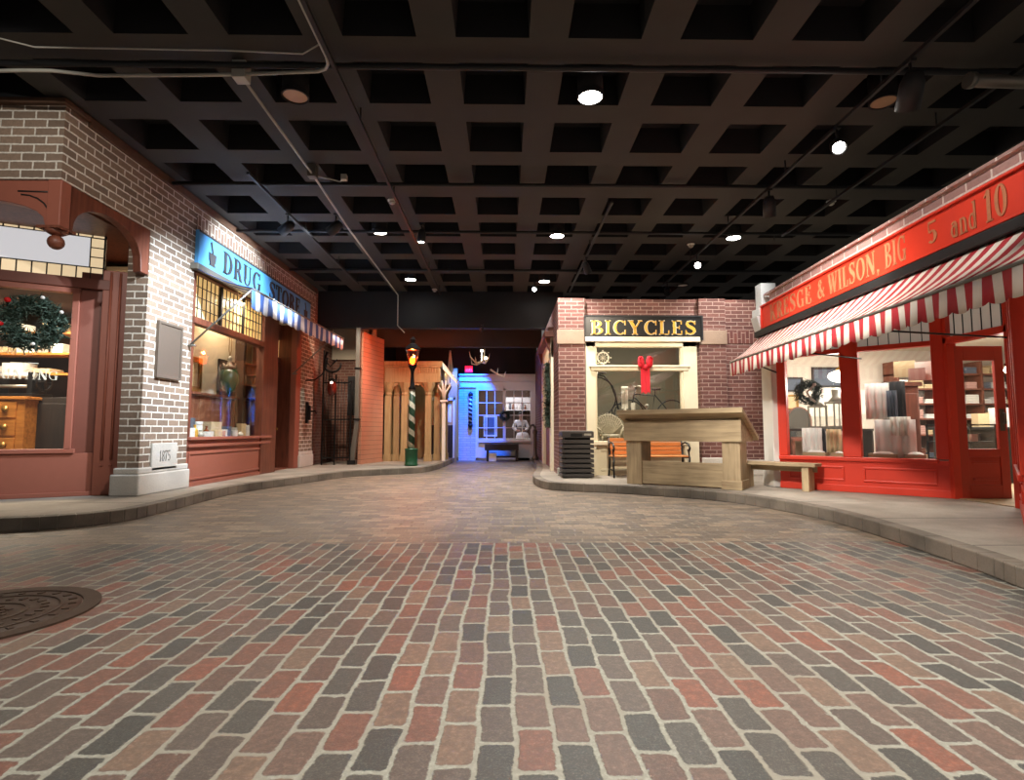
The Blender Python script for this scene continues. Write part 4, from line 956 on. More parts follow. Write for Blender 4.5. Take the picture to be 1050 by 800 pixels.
b = B(); b.box(-1.0, .86, 1.5, 1.6, 0, 1.2); b.bm.free()
b = B(); b.box(-4.1, -4.0, 16.3, 20, 0, 5); b.box(-4.0, 1.2, 19.95, 20.05, 3.0, 5.0); struct('wall_corridor', b, M['black'])
b = B(); b.box(-4.0, -1.62, 18.6, 18.7, 0, 3.2); struct('wall_porch', b, M['pavilion'])
b = B(); b.box(-2.5, -1.75, 18.56, 18.6, .14, 1.25); d = struct('door_2', b, M['darkwood'], .01)
o = obj('door_panel', B().box(-2.5, -1.75, 18.57, 18.6, 1.25, 2.1), M['paper2'], kind='structure'); o.parent = d
o = obj('door_frame', B().box(-2.56, -2.5, 18.52, 18.6, .14, 2.2).box(-1.75, -1.69, 18.52, 18.6, .14, 2.2).box(-2.56, -1.69, 18.52, 18.6, 2.1, 2.2), M['white'], kind='structure'); o.parent = d
b = B(); b.box(-.14, .14, 0, .01, 0, .55); tag(obj('paper_notice', b, M['paper']), 'white paper notice pinned on the door under the carved porch', 'notice').location = (-1.95, 18.55, 1.35)
t = thing('pennant', 'narrow pale pennant rising behind the porch roof', 'flag', (-1.75, 17.4, 2.9))
b = B(); b.tube([(0, 0, -.4), (0, 0, .75)], .012, 6); obj('staff', b, M['conduit'], t)
b = B(); b.prism([(-.02, 0, .75), (.02, 0, .75), (.1, 0, .1), (.02, 0, -.05), (-.08, 0, .1)], (0, .02, 0)); obj('cloth', b, M['white'], t)

# barber shop
b = B(); b.box(-1.62, -1.02, 19.4, 19.6, 0, 2.7); b.box(-1.62, -1.0, 19.35, 19.4, 0, .12); struct('wall_barber', b, M['brick_w'])
t = thing('barber_shopfront', 'white painted many paned shopfront at the far end of the street', 'shopfront', (0, 19.4, .1))
b = B(); b.box(-1.62, 1.12, -.12, .1, 2.72, 2.96); b.box(-1.62, 1.12, -.06, .1, 2.5, 2.72); b.box(-1.62, 1.12, -.18, .1, 2.92, 2.98); obj('cornice', b, M['white'], t, bevel=.01)
b = B(); b.box(-1.02, -.92, -.06, .06, 0, 2.52); b.box(-.04, .06, -.06, .06, .6, 2.5); b.box(.94, 1.12, -.06, .06, 0, 2.52); b.box(-.92, .94, -.06, .06, 2.4, 2.52); b.box(-.92, .94, -.1, .06, .54, .62); obj('window_frame', b, M['white'], t, bevel=.006)
b = B(); b.box(-.92, -.5, -.02, .04, 0, .54); b.box(.5, .94, -.02, .04, 0, .54); b.box(-.5, .5, .02, .04, 0, .54); obj('bulkhead_panel', b, M['white'], t)
for x0, x1 in ((-.92, -.04), (.06, .94)):
    b = B(); b.box(x0, x1, .0, .006, .62, 2.4); p = obj('pane', b, M['glass'], t)
    b = B(); w = (x1 - x0) / 3; h = 1.78 / 4
    for k in (1, 2): b.box(x0 + w * k - .014, x0 + w * k + .014, -.026, .026, .62, 2.4)
    for k in (1, 2, 3): b.box(x0, x1, -.03, .03, .62 + h * k - .014, .62 + h * k + .014)
    obj('glazing_bar', b, M['white'], p)
b = B(); b.box(-1.1, 1.2, 21.8, 21.9, 0, 3); b.box(-1.1, -1.02, 19.6, 21.8, 0, 3); b.box(1.12, 1.2, 19.6, 21.8, 0, 3); struct('wall_barber_room', b, M['brownwall'])
b = B(); b.box(-1.1, 1.2, 19.6, 21.9, 2.9, 3); struct('ceiling_barber', b, M['white'])
t = thing('barber_pole', 'dark wall mounted barber pole with pale slanting stripes on the blue lit brick', 'barber pole', (-1.2, 19.3, 1.2))
def bp():
    k = NT('barber_stripes'); s = k.sep(k.obj()); a = k.math('DIVIDE', k.math('ARCTAN2', s[1], s[0]), 2 * PI)
    f = k.math('FRACT', k.math('ADD', k.math('DIVIDE', s[2], .15), k.math('ADD', a, 10)))
    k.bsdf(k.mix(k.math('LESS_THAN', f, .35), rgb(22, 24, 40), rgb(200, 214, 224)), .4); return k.m
b = B(); b.lathe([(.07, .1), (.07, 1.1)], n=14); obj('pole', b, bp(), t)
b = B(); b.lathe([(.0, -.06), (.03, -.02), (.085, .04), (.085, .1)], n=14); b.lathe([(.085, 1.1), (.085, 1.18), (.03, 1.24), (0, 1.26)], n=14); b.box(-.02, .02, 0, .1, .1, .14); b.box(-.02, .02, 0, .1, 1.06, 1.1); obj('cap', b, M['black'], t)
t = thing('barber_wreath', 'small dark wreath hung on the middle post of the many paned window', 'wreath', (.02, 19.26, 1.6))
obj('foliage', wreath_mesh(.13, .06, 900, 9, .12, .06), [M['needle'], M['needle2']], t)
b = B(); b.ball((0, -.03, .2), .05, 10); obj('bow', b, M['linen'], t)
t = thing('street_bench', 'long dark bench below the many paned barber window', 'bench', (-.05, 19.0, 0))
b = B(); b.box(-.62, .55, -.2, .2, .5, .6); b.box(-.62, .55, -.2, -.16, .38, .5); obj('seat', b, M['darkwood'], t)
for x in (-.56, .45): obj('leg', B().box(x, x + .08, -.18, .18, 0, .5), M['darkwood'], t)
obj('stretcher', B().box(-.5, .5, -.03, .03, .12, .18), M['darkwood'], t)
b = B(); b.box(-.15, .15, -.12, .12, 0, .26); b.box(-.16, .16, -.13, .13, .22, .28); tag(obj('white_box', b, M['linen']), 'small white box pushed under the dark bench', 'box').location = (-.42, 19.0, 0)
framed('barber_picture', 'white framed picture standing behind the panes of the barber window', (-.5, 19.75, .85), .5, .75, 'greycloth', 'picture', 'y', 'white', .06)
b = B(); b.box(-1.0, .9, -.3, .3, 0, .06); tag(obj('barber_counter', B().box(-1.0, 1.0, -.25, .25, 0, .06).box(-.95, -.89, -.2, .2, -.6, 0).box(.89, .95, -.2, .2, -.6, 0), M['white']), 'white counter shelf just inside the barber window', 'counter').location = (0, 19.75, .72); b.bm.free()
b = B()
rr = random.Random(2)
for k in range(7):
    o = obj('tonic_bottle', bottle_b(k % 2, .2 + .05 * (k % 3), .04), M[['paper', 'greycloth', 'amber', 'linen'][k % 4]]); o.location = (.12 + .12 * k, 21.6, 1.9)
    tag(o, 'tonic bottle on the high shelf behind the barber', 'bottle', 'tonic bottles on the barber shelf')
b.bm.free()
tag(obj('barber_shelf', B().box(0, 1.1, -.15, .15, -.04, 0).box(0, 1.1, .14, .15, -.04, .5), M['white']), 'white wall shelf of bottles behind the barber', 'shelf').location = (0, 21.6, 1.9)
# seated barber shop figure (mannequin) in white shirt
def skinned(name, joints, edges, mat, parent=None, sub=2):
    me = bpy.data.meshes.new(name); me.from_pydata([j[0] for j in joints], edges, []); me.materials.append(mat)
    o = bpy.data.objects.new(name, me); COL.objects.link(o)
    k = o.modifiers.new('skin', 'SKIN'); k.use_smooth_shade = True
    for i, j in enumerate(joints):
        r = j[1]; me.skin_vertices[0].data[i].radius = r if isinstance(r, tuple) else (r, r)
        me.skin_vertices[0].data[i].use_root = i == 0
    s = o.modifiers.new('smooth', 'SUBSURF'); s.levels = s.render_levels = sub
    for p in me.polygons: p.use_smooth = True
    if parent: o.parent = parent
    return o
PZ = .14
J = [((0, 0, .92), (.13, .1)), ((0, 0, 1.12), (.12, .09)), ((0, -.01, 1.34), (.15, .1)), ((0, -.01, 1.44), (.07, .07)), ((0, -.02, 1.5), (.05, .05)), ((0, -.03, 1.6), (.092, .1)), ((0, -.03, 1.7), (.075, .085)),
     ((.17, 0, 1.4), .05), ((.27, -.04, 1.16), .042), ((.14, -.24, 1.06), .034), ((.07, -.32, 1.07), .03), ((-.17, 0, 1.4), .05), ((-.27, -.04, 1.16), .042), ((-.14, -.24, 1.06), .034), ((-.07, -.32, 1.07), .03),
     ((.09, 0, .84), .085), ((.1, -.01, .48), .06), ((.1, .0, .1), .045), ((.1, -.14, .04), .04), ((-.09, 0, .84), .085), ((-.1, -.01, .48), .06), ((-.1, .0, .1), .045), ((-.1, -.14, .04), .04)]
E_ = [(0, 1), (1, 2), (2, 3), (3, 4), (4, 5), (5, 6), (2, 7), (7, 8), (8, 9), (9, 10), (2, 11), (11, 12), (12, 13), (13, 14), (0, 15), (15, 16), (16, 17), (17, 18), (0, 19), (19, 20), (20, 21), (21, 22)]
for s, w in ((1, 10), (-1, 14)):
    hx = J[w][0]
    for f in range(4):
        i = len(J); J.append(((hx[0] - s * .012 * f + s * .012, hx[1] - .05, hx[2] + .02 - .012 * f), .011)); J.append(((hx[0] - s * .02 * f + s * .0, hx[1] - .085 + .006 * abs(f - 1), hx[2] - .0 - .012 * f), .008)); E_ += [(w, i), (i, i + 1)]
    i = len(J); J.append(((hx[0] - s * .03, hx[1] - .02, hx[2] + .03), .011)); J.append(((hx[0] - s * .045, hx[1] - .05, hx[2] + .03), .009)); E_ += [(w, i), (i, i + 1)]
fig = skinned('person', J, E_, M['skin'])
fig.location = (.62, 20.3, 0); tag(fig, 'person in a white shirt and grey waistcoat standing behind the panes, arms forward', 'person')
S_ = [((0, 0, .9), (.15, .12)), ((0, 0, 1.12), (.14, .11)), ((0, -.01, 1.35), (.165, .115)), ((0, -.01, 1.45), (.075, .07)), ((.18, 0, 1.4), .07), ((.28, -.04, 1.16), .065), ((.16, -.22, 1.07), .05), ((-.18, 0, 1.4), .07), ((-.28, -.04, 1.16), .065), ((-.16, -.22, 1.07), .05)]
skinned('shirt', S_, [(0, 1), (1, 2), (2, 3), (2, 4), (4, 5), (5, 6), (2, 7), (7, 8), (8, 9)], M['shirt'], fig)
skinned('waistcoat', [((0, .0, .92), (.185, .15)), ((0, .0, 1.12), (.17, .14)), ((0, .0, 1.32), (.18, .135))], [(0, 1), (1, 2)], M['vest'], fig)
skinned('trousers', [((0, 0, .9), (.15, .12)), ((.09, 0, .82), .1), ((.1, -.01, .48), .08), ((.1, 0, .12), .07), ((-.09, 0, .82), .1), ((-.1, -.01, .48), .08), ((-.1, 0, .12), .07)], [(0, 1), (1, 2), (2, 3), (0, 4), (4, 5), (5, 6)], M['darkcloth'], fig)
o = obj('hair', B().ball((0, .0, 1.68), .098, 14, (.95, 1.05, .8)), M['darkhair']); o.parent = fig
b = B()
for s in (-1, 1): b.ball((s * .032, -.122, 1.63), .012, 8)
b.ball((0, -.132, 1.6), .016, 8, (.8, 1, 1.4)); b.box(-.03, .03, -.125, -.11, 1.555, 1.565)
o = obj('face', b, M['darkhair']); o.parent = fig
t = thing('draped_chair', 'barber chair covered with a white sheet in front of the standing figure', 'chair', (.68, 19.98, .0))
b = B(); b.lathe([(.26, 0), (.26, .05), (.06, .1), (.06, .45), (.24, .5)], n=18); obj('base', b, M['iron'], t)
b = B(); b.lathe([(.3, .45), (.28, .6), (.25, .85), (.19, .98), (.1, 1.0)], n=18); obj('sheet', b, M['linen'], t)
# antlers on the dark wall, exit sign, hand pump
t = thing('exit_sign', 'small glowing red exit sign hanging above the barber shop cornice', 'sign', (-1.27, 19.3, 3.13))
b = B(); b.box(-.15, .15, 0, .05, 0, .26); b.box(-.02, .02, .01, .04, 0.26, 1.8); obj('housing', b, M['black'], t)
b = B(); b.box(-.13, .13, -.006, 0, .02, .24); obj('face', b, M['exitred'], t)
b = B(); lettering(b, 'EXIT'.replace('X', 'Y'), (-.1, -.01, .07), (1, 0, 0), (0, 0, 1), .001, .001, .0001); b.bm.free()
b = B()
for k, c in enumerate('E IT'):
    x = -.11 + .058 * k
    if c == ' ':
        for p in stroke([(0, 0), (1, 1)], .22) + stroke([(0, 1), (1, 0)], .22): b.prism([(x + u * .045, -.007, .07 + v * .12) for u, v in p], (0, -.003, 0))
    else:
        lettering(b, c, (x, -.007, .07), (1, 0, 0), (0, 0, 1), .05, .12, .003, thick=(.26, .2))
obj('lettering', b, M['pale'], t)
t = thing('antler_chandelier', 'pale antler chandelier with small lit bulbs in front of the dark wall', 'chandelier', (-.75, 17.6, 3.3))
b = B()
for k, (dx, dz) in enumerate(((-.35, .1), (-.3, -.12), (.1, .2), (.25, .05), (.45, -.3))):
    x0 = .3 if k == 4 else 0; z0 = -.25 if k == 4 else 0
    b.tube([(x0, 0, z0), (x0 + dx * .5, -.05, z0 + dz * .3 - .06), (x0 + dx, -.1, z0 + dz + .05), (x0 + dx * 1.1, -.1, z0 + dz + .22)], [.03, .03, .022, .008], 8)
    b.tube([(x0 + dx * .5, -.05, z0 + dz * .3 - .06), (x0 + dx * .55, -.15, z0 + dz * .3 + .12)], [.022, .006], 8)
obj('antlers', b, M['cream'], t)
b = B(); b.tube([(0, 0, 0), (0, 0, 1.65)], .01, 6); obj('chain', b, M['iron'], t)
for x, z in ((.02, .36), (.16, .12)): obj('bulb', B().ball((x, -.08, z), .045, 10).tube([(x, -.08, z), (0, 0, .05)], .008, 6), M['milk'], t)
t = thing('hand_pump', 'grey iron hand pump with a curved spout beside the cream door surround', 'pump', (.98, 17.2, .14))
b = B(); b.lathe([(.11, 0), (.12, .06), (.07, .12), (.055, .2), (.055, .8), (.08, .84), (.08, .92), (.04, .98)], n=14); obj('barrel', b, M['grey_metal'], t)
b = B(); b.tube([(0, 0, .9), (0, 0, 1.02), (-.06, -.02, 1.1), (-.14, -.04, 1.08), (-.17, -.05, .98)], .04, 8); obj('spout', b, M['grey_metal'], t)
# cream door surround on the side of the bicycle shop, with garland
t = thing('side_entry', 'cream timber door surround on the side wall of the brick bicycle shop', 'door surround', (1.13, 13.8, .14))
b = B(); b.box(-.06, .1, -1.45, -1.0, 0, 3.0); b.box(-.06, .1, 1.1, 1.6, 0, 3.0); b.box(-.06, .1, -1.45, 1.6, 2.6, 3.06); obj('frame', b, M['cream'], t, bevel=.012)
b = B(); b.box(-.2, .1, -1.55, 1.7, 3.06, 3.2); b.box(-.13, .1, -1.5, 1.65, 3.2, 3.3)
for y in (-1.3, 1.3): b.prism([(-.02, y - .1, 3.06), (-.18, y - .1, 3.06), (-.12, y - .1, 2.85), (-.02, y - .1, 2.7)], (0, .2, 0))
obj('cornice', b, M['brownwood'], t, bevel=.01)
b = B(); b.box(.02, .08, -1.0, 1.1, 0, 2.6); obj('door', b, M['brownwood'], t)
b = B(); b.box(.0, .02, -.7, .8, 1.0, 2.3); obj('door_pane', b, M['glass_mirror'], t)
b = B(); rr = random.Random(4)
for i in range(1500):
    z = 1.0 + 1.5 * rr.random(); c = Vector((-.1 + rr.gauss(0, .035), -1.2 + .1 * math.sin(z * 6) + rr.gauss(0, .05), z)); d = Vector((rr.gauss(0, 1), rr.gauss(0, 1), rr.gauss(0, 1) - .3)).normalized() * .08
    s = d.orthogonal().normalized() * .01; u = d.cross(s).normalized() * .01; b.mi = int(rr.random() < .3)
    v = [b.V(c + s), b.V(c - s * .5 + u), b.V(c - s * .5 - u)]; tip = b.V(c + d)
    for k in range(3): b.face([v[k], v[(k + 1) % 3], tip])
tag(obj('pine_garland', b, [M['needle'], M['needle2']]), 'green pine garland hanging down the cream door surround', 'garland').location = (1.13, 13.8, .14)
# ================================================================ east side: red variety shop
XE = 4.45
RZ = -.05
MR = Matrix.Translation((XE, 9.02, 0)) @ Matrix.Rotation(RZ, 4, 'Z')
b = B(); b.box(0, .3, -11, -.15, 2.64, 3.34, MR); b.prism([(4.6, 9.22, .14), (4.72, 9.22, .14), (5.74, 11.29, .14), (5.62, 11.29, .14)], (0, 0, 3.2)); struct('wall_right', b, M['brick_r'])
b = B(); b.box(-.04, .34, -11, -.02, 3.34, 3.37, MR); struct('trim_east_coping', b, M['brick_r'])
t = thing('white_pilaster', 'off white pilaster with a bracketed stone capital between the brick shop and the red shopfront', 'pilaster', (XE, 9.02, .14))
b = B(); b.box(-.02, .2, -.14, .2, 0, 2.5); b.box(-.05, .2, -.17, .2, 0, .3); obj('shaft', b, M['white'], t, bevel=.01)
b = B(); b.box(-.06, .2, .02, .24, 2.5, 3.44); b.box(-.12, .2, -.02, .26, 2.86, 3.0); b.prism([(-.06, 0, 2.5), (-.16, 0, 2.86), (-.06, 0, 2.86)], (0, .24, 0)); obj('capital', b, M['stone'], t, bevel=.012)
b = B(); b.prism([(4.62, 3.0, 2.72), (10.6, 3, 2.72), (10.6, 11.3, 2.72), (5.7, 11.28, 2.72), (4.75, 9.2, 2.72)], (0, 0, .08)); struct('ceiling_red_shop', b, M['creamwall'])
b = B(); b.box(5.72, 10.7, 11.1, 11.2, .14, 2.72); b.box(10.6, 10.7, 3, 11.1, .14, 2.72); b.box(6.2, 10.6, 3.0, 3.1, .14, 2.72); b.prism([(4.73, 9.22, .14), (4.78, 9.22, .14), (5.8, 11.1, .14), (5.68, 11.1, .14)], (0, 0, 2.57)); struct('wall_red_shop', b, M['pinkwall'])
b = B(); b.prism([(4.78, 9.2, .139), (4.6, 8.77, .139), (6.1, 7.36, .139), (6.1, 6.3, .139), (4.7, 4.65, .139), (4.7, 3.1, .139), (10.6, 3.1, .139), (10.6, 11.1, .139), (5.8, 11.1, .139)], (0, 0, .011)); struct('floor_red_shop', b, M['plank'])

def bay(loc, rz, L, panes, posts, label, name):
    """canted display window. local x along the front, local y into the shop"""
    t = thing(name, label, 'shopfront', loc, rz)
    b = B(); b.box(0, L, .0, .1, 0, .5); b.box(0, L, -.02, 0, 0, .1); b.box(0, L, -.012, 0, .43, .5); obj('bulkhead_panel', b, M['red'], t, bevel=.004)
    for x0, x1 in panes:
        b = B(); z0, z1 = .16, .38
        b.box(x0, x1, -.018, 0, z0, z0 + .03); b.box(x0, x1, -.018, 0, z1 - .03, z1); b.box(x0, x0 + .03, -.018, 0, z0 + .03, z1 - .03); b.box(x1 - .03, x1, -.018, 0, z0 + .03, z1 - .03); obj('molding', b, M['red'], t, bevel=.008)
    b = B(); b.box(0, L - .12, -.05, .12, .46, .52); obj('sill', b, M['red'], t, bevel=.01)
    for x0, x1, z1 in posts: obj('post', B().box(x0, x1, -.03, .12, .52, z1), M['red'], t, bevel=.012)
    b = B(); b.box(0, L, -.02, .12, 2.1, 2.17); obj('transom_bar', b, M['red'], t, bevel=.008)
    for x0, x1 in panes:
        f = obj('pane', B().box(x0, x1, .04, .046, .52, 2.1), M['glass'], t)
        f = obj('transom_pane', B().box(x0, x1, .04, .046, 2.17, 2.58), M['frosted'], t)
        b = B(); k = x0 + .13
        while k < x1: b.box(k - .005, k + .005, .03, .05, 2.17, 2.58); k += .13
        obj('leading', b, M['black'], f)
    return t
k = NT('pale_ribbed_glass'); k.bsdf(k.mix(k.noise(k.obj(), 3, 2), rgb(176, 172, 164), rgb(206, 204, 198)), .25, emit=rgb(255, 244, 226), estr=.08); M['frosted'] = k.m  # slight emission put into the glass instead of light behind it
BA = math.atan2(-1.45, 1.59)
bay((4.47, 8.77, .14), BA, 2.152, [(.13, .9), (1.14, 2.01)], [(0, .13, 2.58), (.9, 1.14, 2.58), (2.01, 2.152, 2.58)], 'bright red canted shopfront with two display windows under the red and white awning', 'red_shopfront')
bay((6.06, 6.33, .14), math.atan2(-1.68, -1.56), 2.29, [(.14, 1.1), (1.34, 2.1)], [(0, .14, 2.58), (1.1, 1.34, 2.58), (2.1, 2.29, 2.58)], 'red canted shopfront on the near side of the open red door', 'red_shopfront')
t = thing('red_door_frame', 'bright red transom and door frame above the open shop door', 'door frame', (6.06, 6.83, .14))
b = B(); b.box(-.02, .12, -.5, .49, 2.1, 2.19); b.box(-.02, .12, .42, .49, 0, 2.58); b.box(-.02, .12, -.5, -.43, 0, 2.58); obj('frame', b, M['red'], t, bevel=.008)
f = obj('transom_pane', B().box(.05, .056, -.43, .42, 2.19, 2.58), M['frosted'], t)
b = B()
for k in range(6): b.box(.04, .06, -.36 + .14 * k, -.35 + .14 * k, 2.19, 2.58)
obj('leading', b, M['black'], f)
def door(name, loc, rz):
    d = B(); w = .66; z1 = 2.06
    d.box(0, .12, 0, .045, 0, z1); d.box(w - .12, w, 0, .045, 0, z1); d.box(.12, w - .12, 0, .045, 0, .18); d.box(.12, w - .12, 0, .045, .55, .66); d.box(.12, w - .12, 0, .045, 1.86, z1); d.box(.12, w - .12, .012, .033, .18, .55)
    d.box(.17, w - .17, -.006, .012, .24, .27); d.box(.17, w - .17, -.006, .012, .46, .49)
    o = obj(name, d, M['reddoor'], bevel=.005, kind='structure'); o.location = loc; o.rotation_euler = (0, 0, rz)
    ROOT[o.name] = Matrix.Identity(4)
    p = obj('door_pane', B().box(.12, w - .12, .02, .026, .66, 1.86), M['glass'], o, kind='structure')
    b = B(); b.box(w - .1, w - .04, -.012, 0, .9, 1.2); b.tube([(w - .07, -.012, 1.0), (w - .07, -.06, 1.0), (w - .07, -.06, 1.14), (w - .07, -.012, 1.14)], .012, 8); obj('door_handle', b, M['bronze'], o, kind='structure')
    return o
door('door_3', (6.14, 7.25, .15), -.03)

# sign and awning
t = thing('red_shop_sign', 'long weathered red sign board with faded gold lettering over the red and white awning', 'sign', (XE, 9.02, 2.77), RZ)
b = B(); b.box(-.07, 0, -10.5, 0, 0, .4); obj('board', b, M['signred'], t)
b = B(); b.box(-.1, -.07, -10.5, .0, .375, .4); b.box(-.1, -.07, -10.5, 0, 0, .025); b.box(-.1, -.07, -.03, 0, .025, .375); obj('border', b, M['signred'], t, bevel=.006)
X0 = -.071
def red(txt, y0, y1, h=.27, z=.065): letters(t, txt, (X0, y0 - 9.02, z), (0, -1, 0), (0, 0, 1), y0 - y1, h, .006, M['fadedgold'])
red('KRESGE', 8.7, 7.38); red('&', 7.22, 7.04); red('WILSON,', 6.95, 5.9); red('BIG', 5.8, 5.46, .28); red('5', 5.16, 5.02, .22, .11); red('and', 4.86, 4.56, .25); red('10', 4.48, 4.25, .28)
t = awning('red_striped_awning', 'red and white striped awning with a scalloped valance over the red shopfront', XE - .37, XE - .37 - .57, 1.8, 9.15, 2.68, 2.23, 2.23, .25, .25, M['redstripe'], None, 'black', -1, .172, RZ)
for wx, wy, z0 in ((4.47, 8.75, 2.0), (5.3, 7.9, 2.12), (6.0, 6.3, 2.16)):
    b = B(); b.tube([(wx, wy, z0), (3.45 + .05 * wy, wy - (.1 if wx < 5 else .35), 2.2)], .012, 6); obj('arm', b, M['iron'], t, W=True)

# goods inside. E(px-like) positions are plain world coordinates
def place(o, x, y, z, rz=0.0): o.location = (x, y, z); o.rotation_euler = (0, 0, rz); return o
t = thing('display_wreath', 'dark green wreath with white ribbon in the red shop window', 'wreath', (4.86, 8.56, 1.66), BA)
obj('foliage', wreath_mesh(.14, .07, 1100, 21, .15, .06), [M['needle'], M['needle2']], t)
b = B(); b.tube([(.1, -.09, .1), (.0, -.1, .0), (.06, -.1, -.1), (.12, -.09, -.16)], .018, 6); b.ball((.11, -.09, .12), .03, 8); obj('ribbon', b, M['linen'], t)
framed('framed_picture', 'small dark framed picture high on the pink wall of the red shop', (5.98, 11.09, 1.86), .4, .3, 'greycloth', 'picture', 'y', 'darkwood', .04)
framed('framed_picture', 'small gilt framed picture low on the pink wall of the red shop', (5.93, 11.09, 1.48), .28, .32, 'paper2', 'picture', 'y', 'brass', .04)
framed('framed_picture', 'wide grey slate framed picture near the ceiling of the red shop', (6.85, 11.09, 1.95), .95, .42, 'greycloth', 'picture', 'y', 'darkwood', .04)
t = thing('arched_mirror', 'arch topped mirror in the corner of the red shop', 'mirror', (5.98, 10.9, .9))
pts = [(-.26, 0, 0), (.26, 0, 0)] + [(.26 * math.cos(a), 0, .36 + .28 * math.sin(a)) for a in [PI * k / 14 for k in range(15)]]
b = B(); b.prism(pts, (0, .03, 0)); obj('frame', b, M['brownwood'], t)
b = B(); b.prism([(x * .86, -.006, .03 + z * .92) for x, _, z in pts], (0, .006, 0)); obj('mirror_glass', b, M['glass_mirror'], t)
tag(obj('side_table', B().box(-.27, .34, -.2, .2, .7, .75).box(-.26, -.2, -.16, .16, 0, .7).box(.26, .32, -.16, .16, 0, .7), M['brownwood']), 'brown side table carrying the arched mirror', 'table').location = (5.98, 10.88, .15)
for k, (x, z, w, h) in enumerate(((6.55, 1.35, .5, .62), (7.05, 1.3, .42, .66), (7.5, 1.4, .35, .5))):
    place(tag(obj('paper_poster', B().box(-w / 2, w / 2, 0, .008, 0, h), M['paper']), ['large blank white poster beside the gilt picture on the pink wall', 'tall blank white poster in the middle of the pink wall', 'narrow blank white poster next to the goods shelves'][k], 'poster'), x, 11.085, z)
# counter shelf with lanterns behind the first window
t = thing('lantern_shelf', 'dark open shelf stand behind the first red display window', 'shelf', (5.75, 9.65, .15))
b = B(); b.box(-.75, .75, -.2, .2, .9, .94); b.box(-.75, .75, -.2, .2, .3, .34); obj('board', b, M['darkwood'], t)
for x in (-.75, -.25, .25, .72):
    obj('upright', B().box(x, x + .03, -.18, .18, 0, .9), M['darkwood'], t)
def lantern(label, loc, s, m):
    t = thing('glass_lantern', label, 'lantern', loc)
    b = B(); b.box(-.11 * s, .11 * s, -.11 * s, .11 * s, 0, .04 * s)
    for x in (-1, 1):
        for y in (-1, 1): b.box(x * .1 * s - .008, x * .1 * s + .008, y * .1 * s - .008, y * .1 * s + .008, .04 * s, .36 * s)
    b.box(-.11 * s, .11 * s, -.11 * s, .11 * s, .36 * s, .39 * s); b.lathe([(.11 * s, .39 * s), (.05 * s, .46 * s), (.06 * s, .56 * s), (.02, .58 * s)], n=12); obj('frame', b, M[m], t)
    obj('chimney', B().box(-.09 * s, .09 * s, -.09 * s, .09 * s, .04 * s, .36 * s), M['glass'], t)
lantern('squat grey metal glass lantern on the dark shelf stand', (5.6, 9.6, 1.09), 1.05, 'grey_metal'); lantern('tall grey metal glass lantern on the dark shelf stand', (5.98, 9.65, 1.09), 1.25, 'grey_metal')
def cloth(name, label, loc, w, h, m, rz=BA, cat='cloth', fold=.03):
    b = B(); n = 16; b.sm = True; rows = []
    for i in range(n + 1):
        x = -w / 2 + w * i / n; y = fold * math.sin(i * 1.3); rows.append([b.V((x, y + .01 * math.sin(z0 * 9 + i), -h * z0)) for z0 in (0, .33, .66, 1)])
    for a, c in zip(rows, rows[1:]):
        for k in range(3): b.face([a[k], c[k], c[k + 1], a[k + 1]])
    o = obj(name, b, M[m]); k = o.modifiers.new('thick', 'SOLIDIFY'); k.thickness = .012
    return place(tag(o, label, cat), *loc, rz)
cloth('hanging_shirt', 'white shirt hanging low behind the first red display window', (5.0, 8.75, 1.1), .28, .5, 'linen')
cloth('hanging_stocking', 'black stocking hanging low behind the first red display window', (5.14, 8.7, 1.08), .09, .45, 'darkcloth')
cloth('hanging_towel', 'tan towel hanging low behind the first red display window', (5.28, 8.62, 1.08), .2, .4, 'paper2')
cloth('hanging_blanket', 'dusty pink blanket hanging beside the tan towel', (5.55, 8.6, 1.05), .3, .42, 'pinkcloth')
cloth('hanging_apron', 'pale apron hung high at the edge of the second red display window', (5.72, 8.2, 1.78), .3, .55, 'linen')
cloth('hanging_coat', 'black coat with grey panel hung in the second red display window', (5.92, 8.12, 1.8), .28, .6, 'darkcloth')
cloth('hanging_scarf', 'blue grey scarf over the black coat in the second red display window', (5.84, 8.05, 1.66), .12, .4, 'greycloth')
cloth('linen_sheet', 'wide white linen sheet draped over a rack in the second red display window', (5.82, 8.0, 1.22), .5, .62, 'linen')
cloth('folded_towel', 'small white towel laid over the draped linen sheet', (5.86, 7.93, 1.26), .24, .28, 'paper')
for k, (x, y, z, w, h, m, lab) in enumerate(((5.98, 7.72, 1.78, .2, .18, 'pinkcloth', 'small pink paper card hung in the second red display window'), (6.1, 7.65, 1.78, .32, .27, 'paper', 'large white paper notice hung in the second red display window'), (5.9, 7.85, 1.84, .26, .24, 'paper2', 'buff paper notice hung in the second red display window'))):
    place(tag(obj('paper_notice', B().box(-w / 2, w / 2, 0, .006, 0, h), M[m]), lab, 'notice'), x, y, z, BA)
t = thing('tall_cabinet', 'narrow reddish brown upright cabinet inside the second red display window', 'cabinet', (6.5, 8.55, .15))
obj('carcass', B().box(-.14, .14, 0, .4, 0, 1.62), M['brownwood'], t, bevel=.01); obj('door', B().box(-.11, .11, -.02, 0, .1, 1.5), M['brownwood'], t, bevel=.01); obj('cornice', B().box(-.17, .17, -.04, .42, 1.62, 1.68), M['brownwood'], t)
t = thing('glass_case', 'dark framed glass display case with small goods in the second red display window', 'case', (6.72, 8.05, .15))
b = B(); x0, x1, y0, y1 = -.2, .5, -.2, .25
b.box(x0, x1, y0, y1, 0, .5)
for x in (x0, x1 - .02):
    for y in (y0, y1 - .02): b.box(x, x + .02, y, y + .02, .5, 1.0)
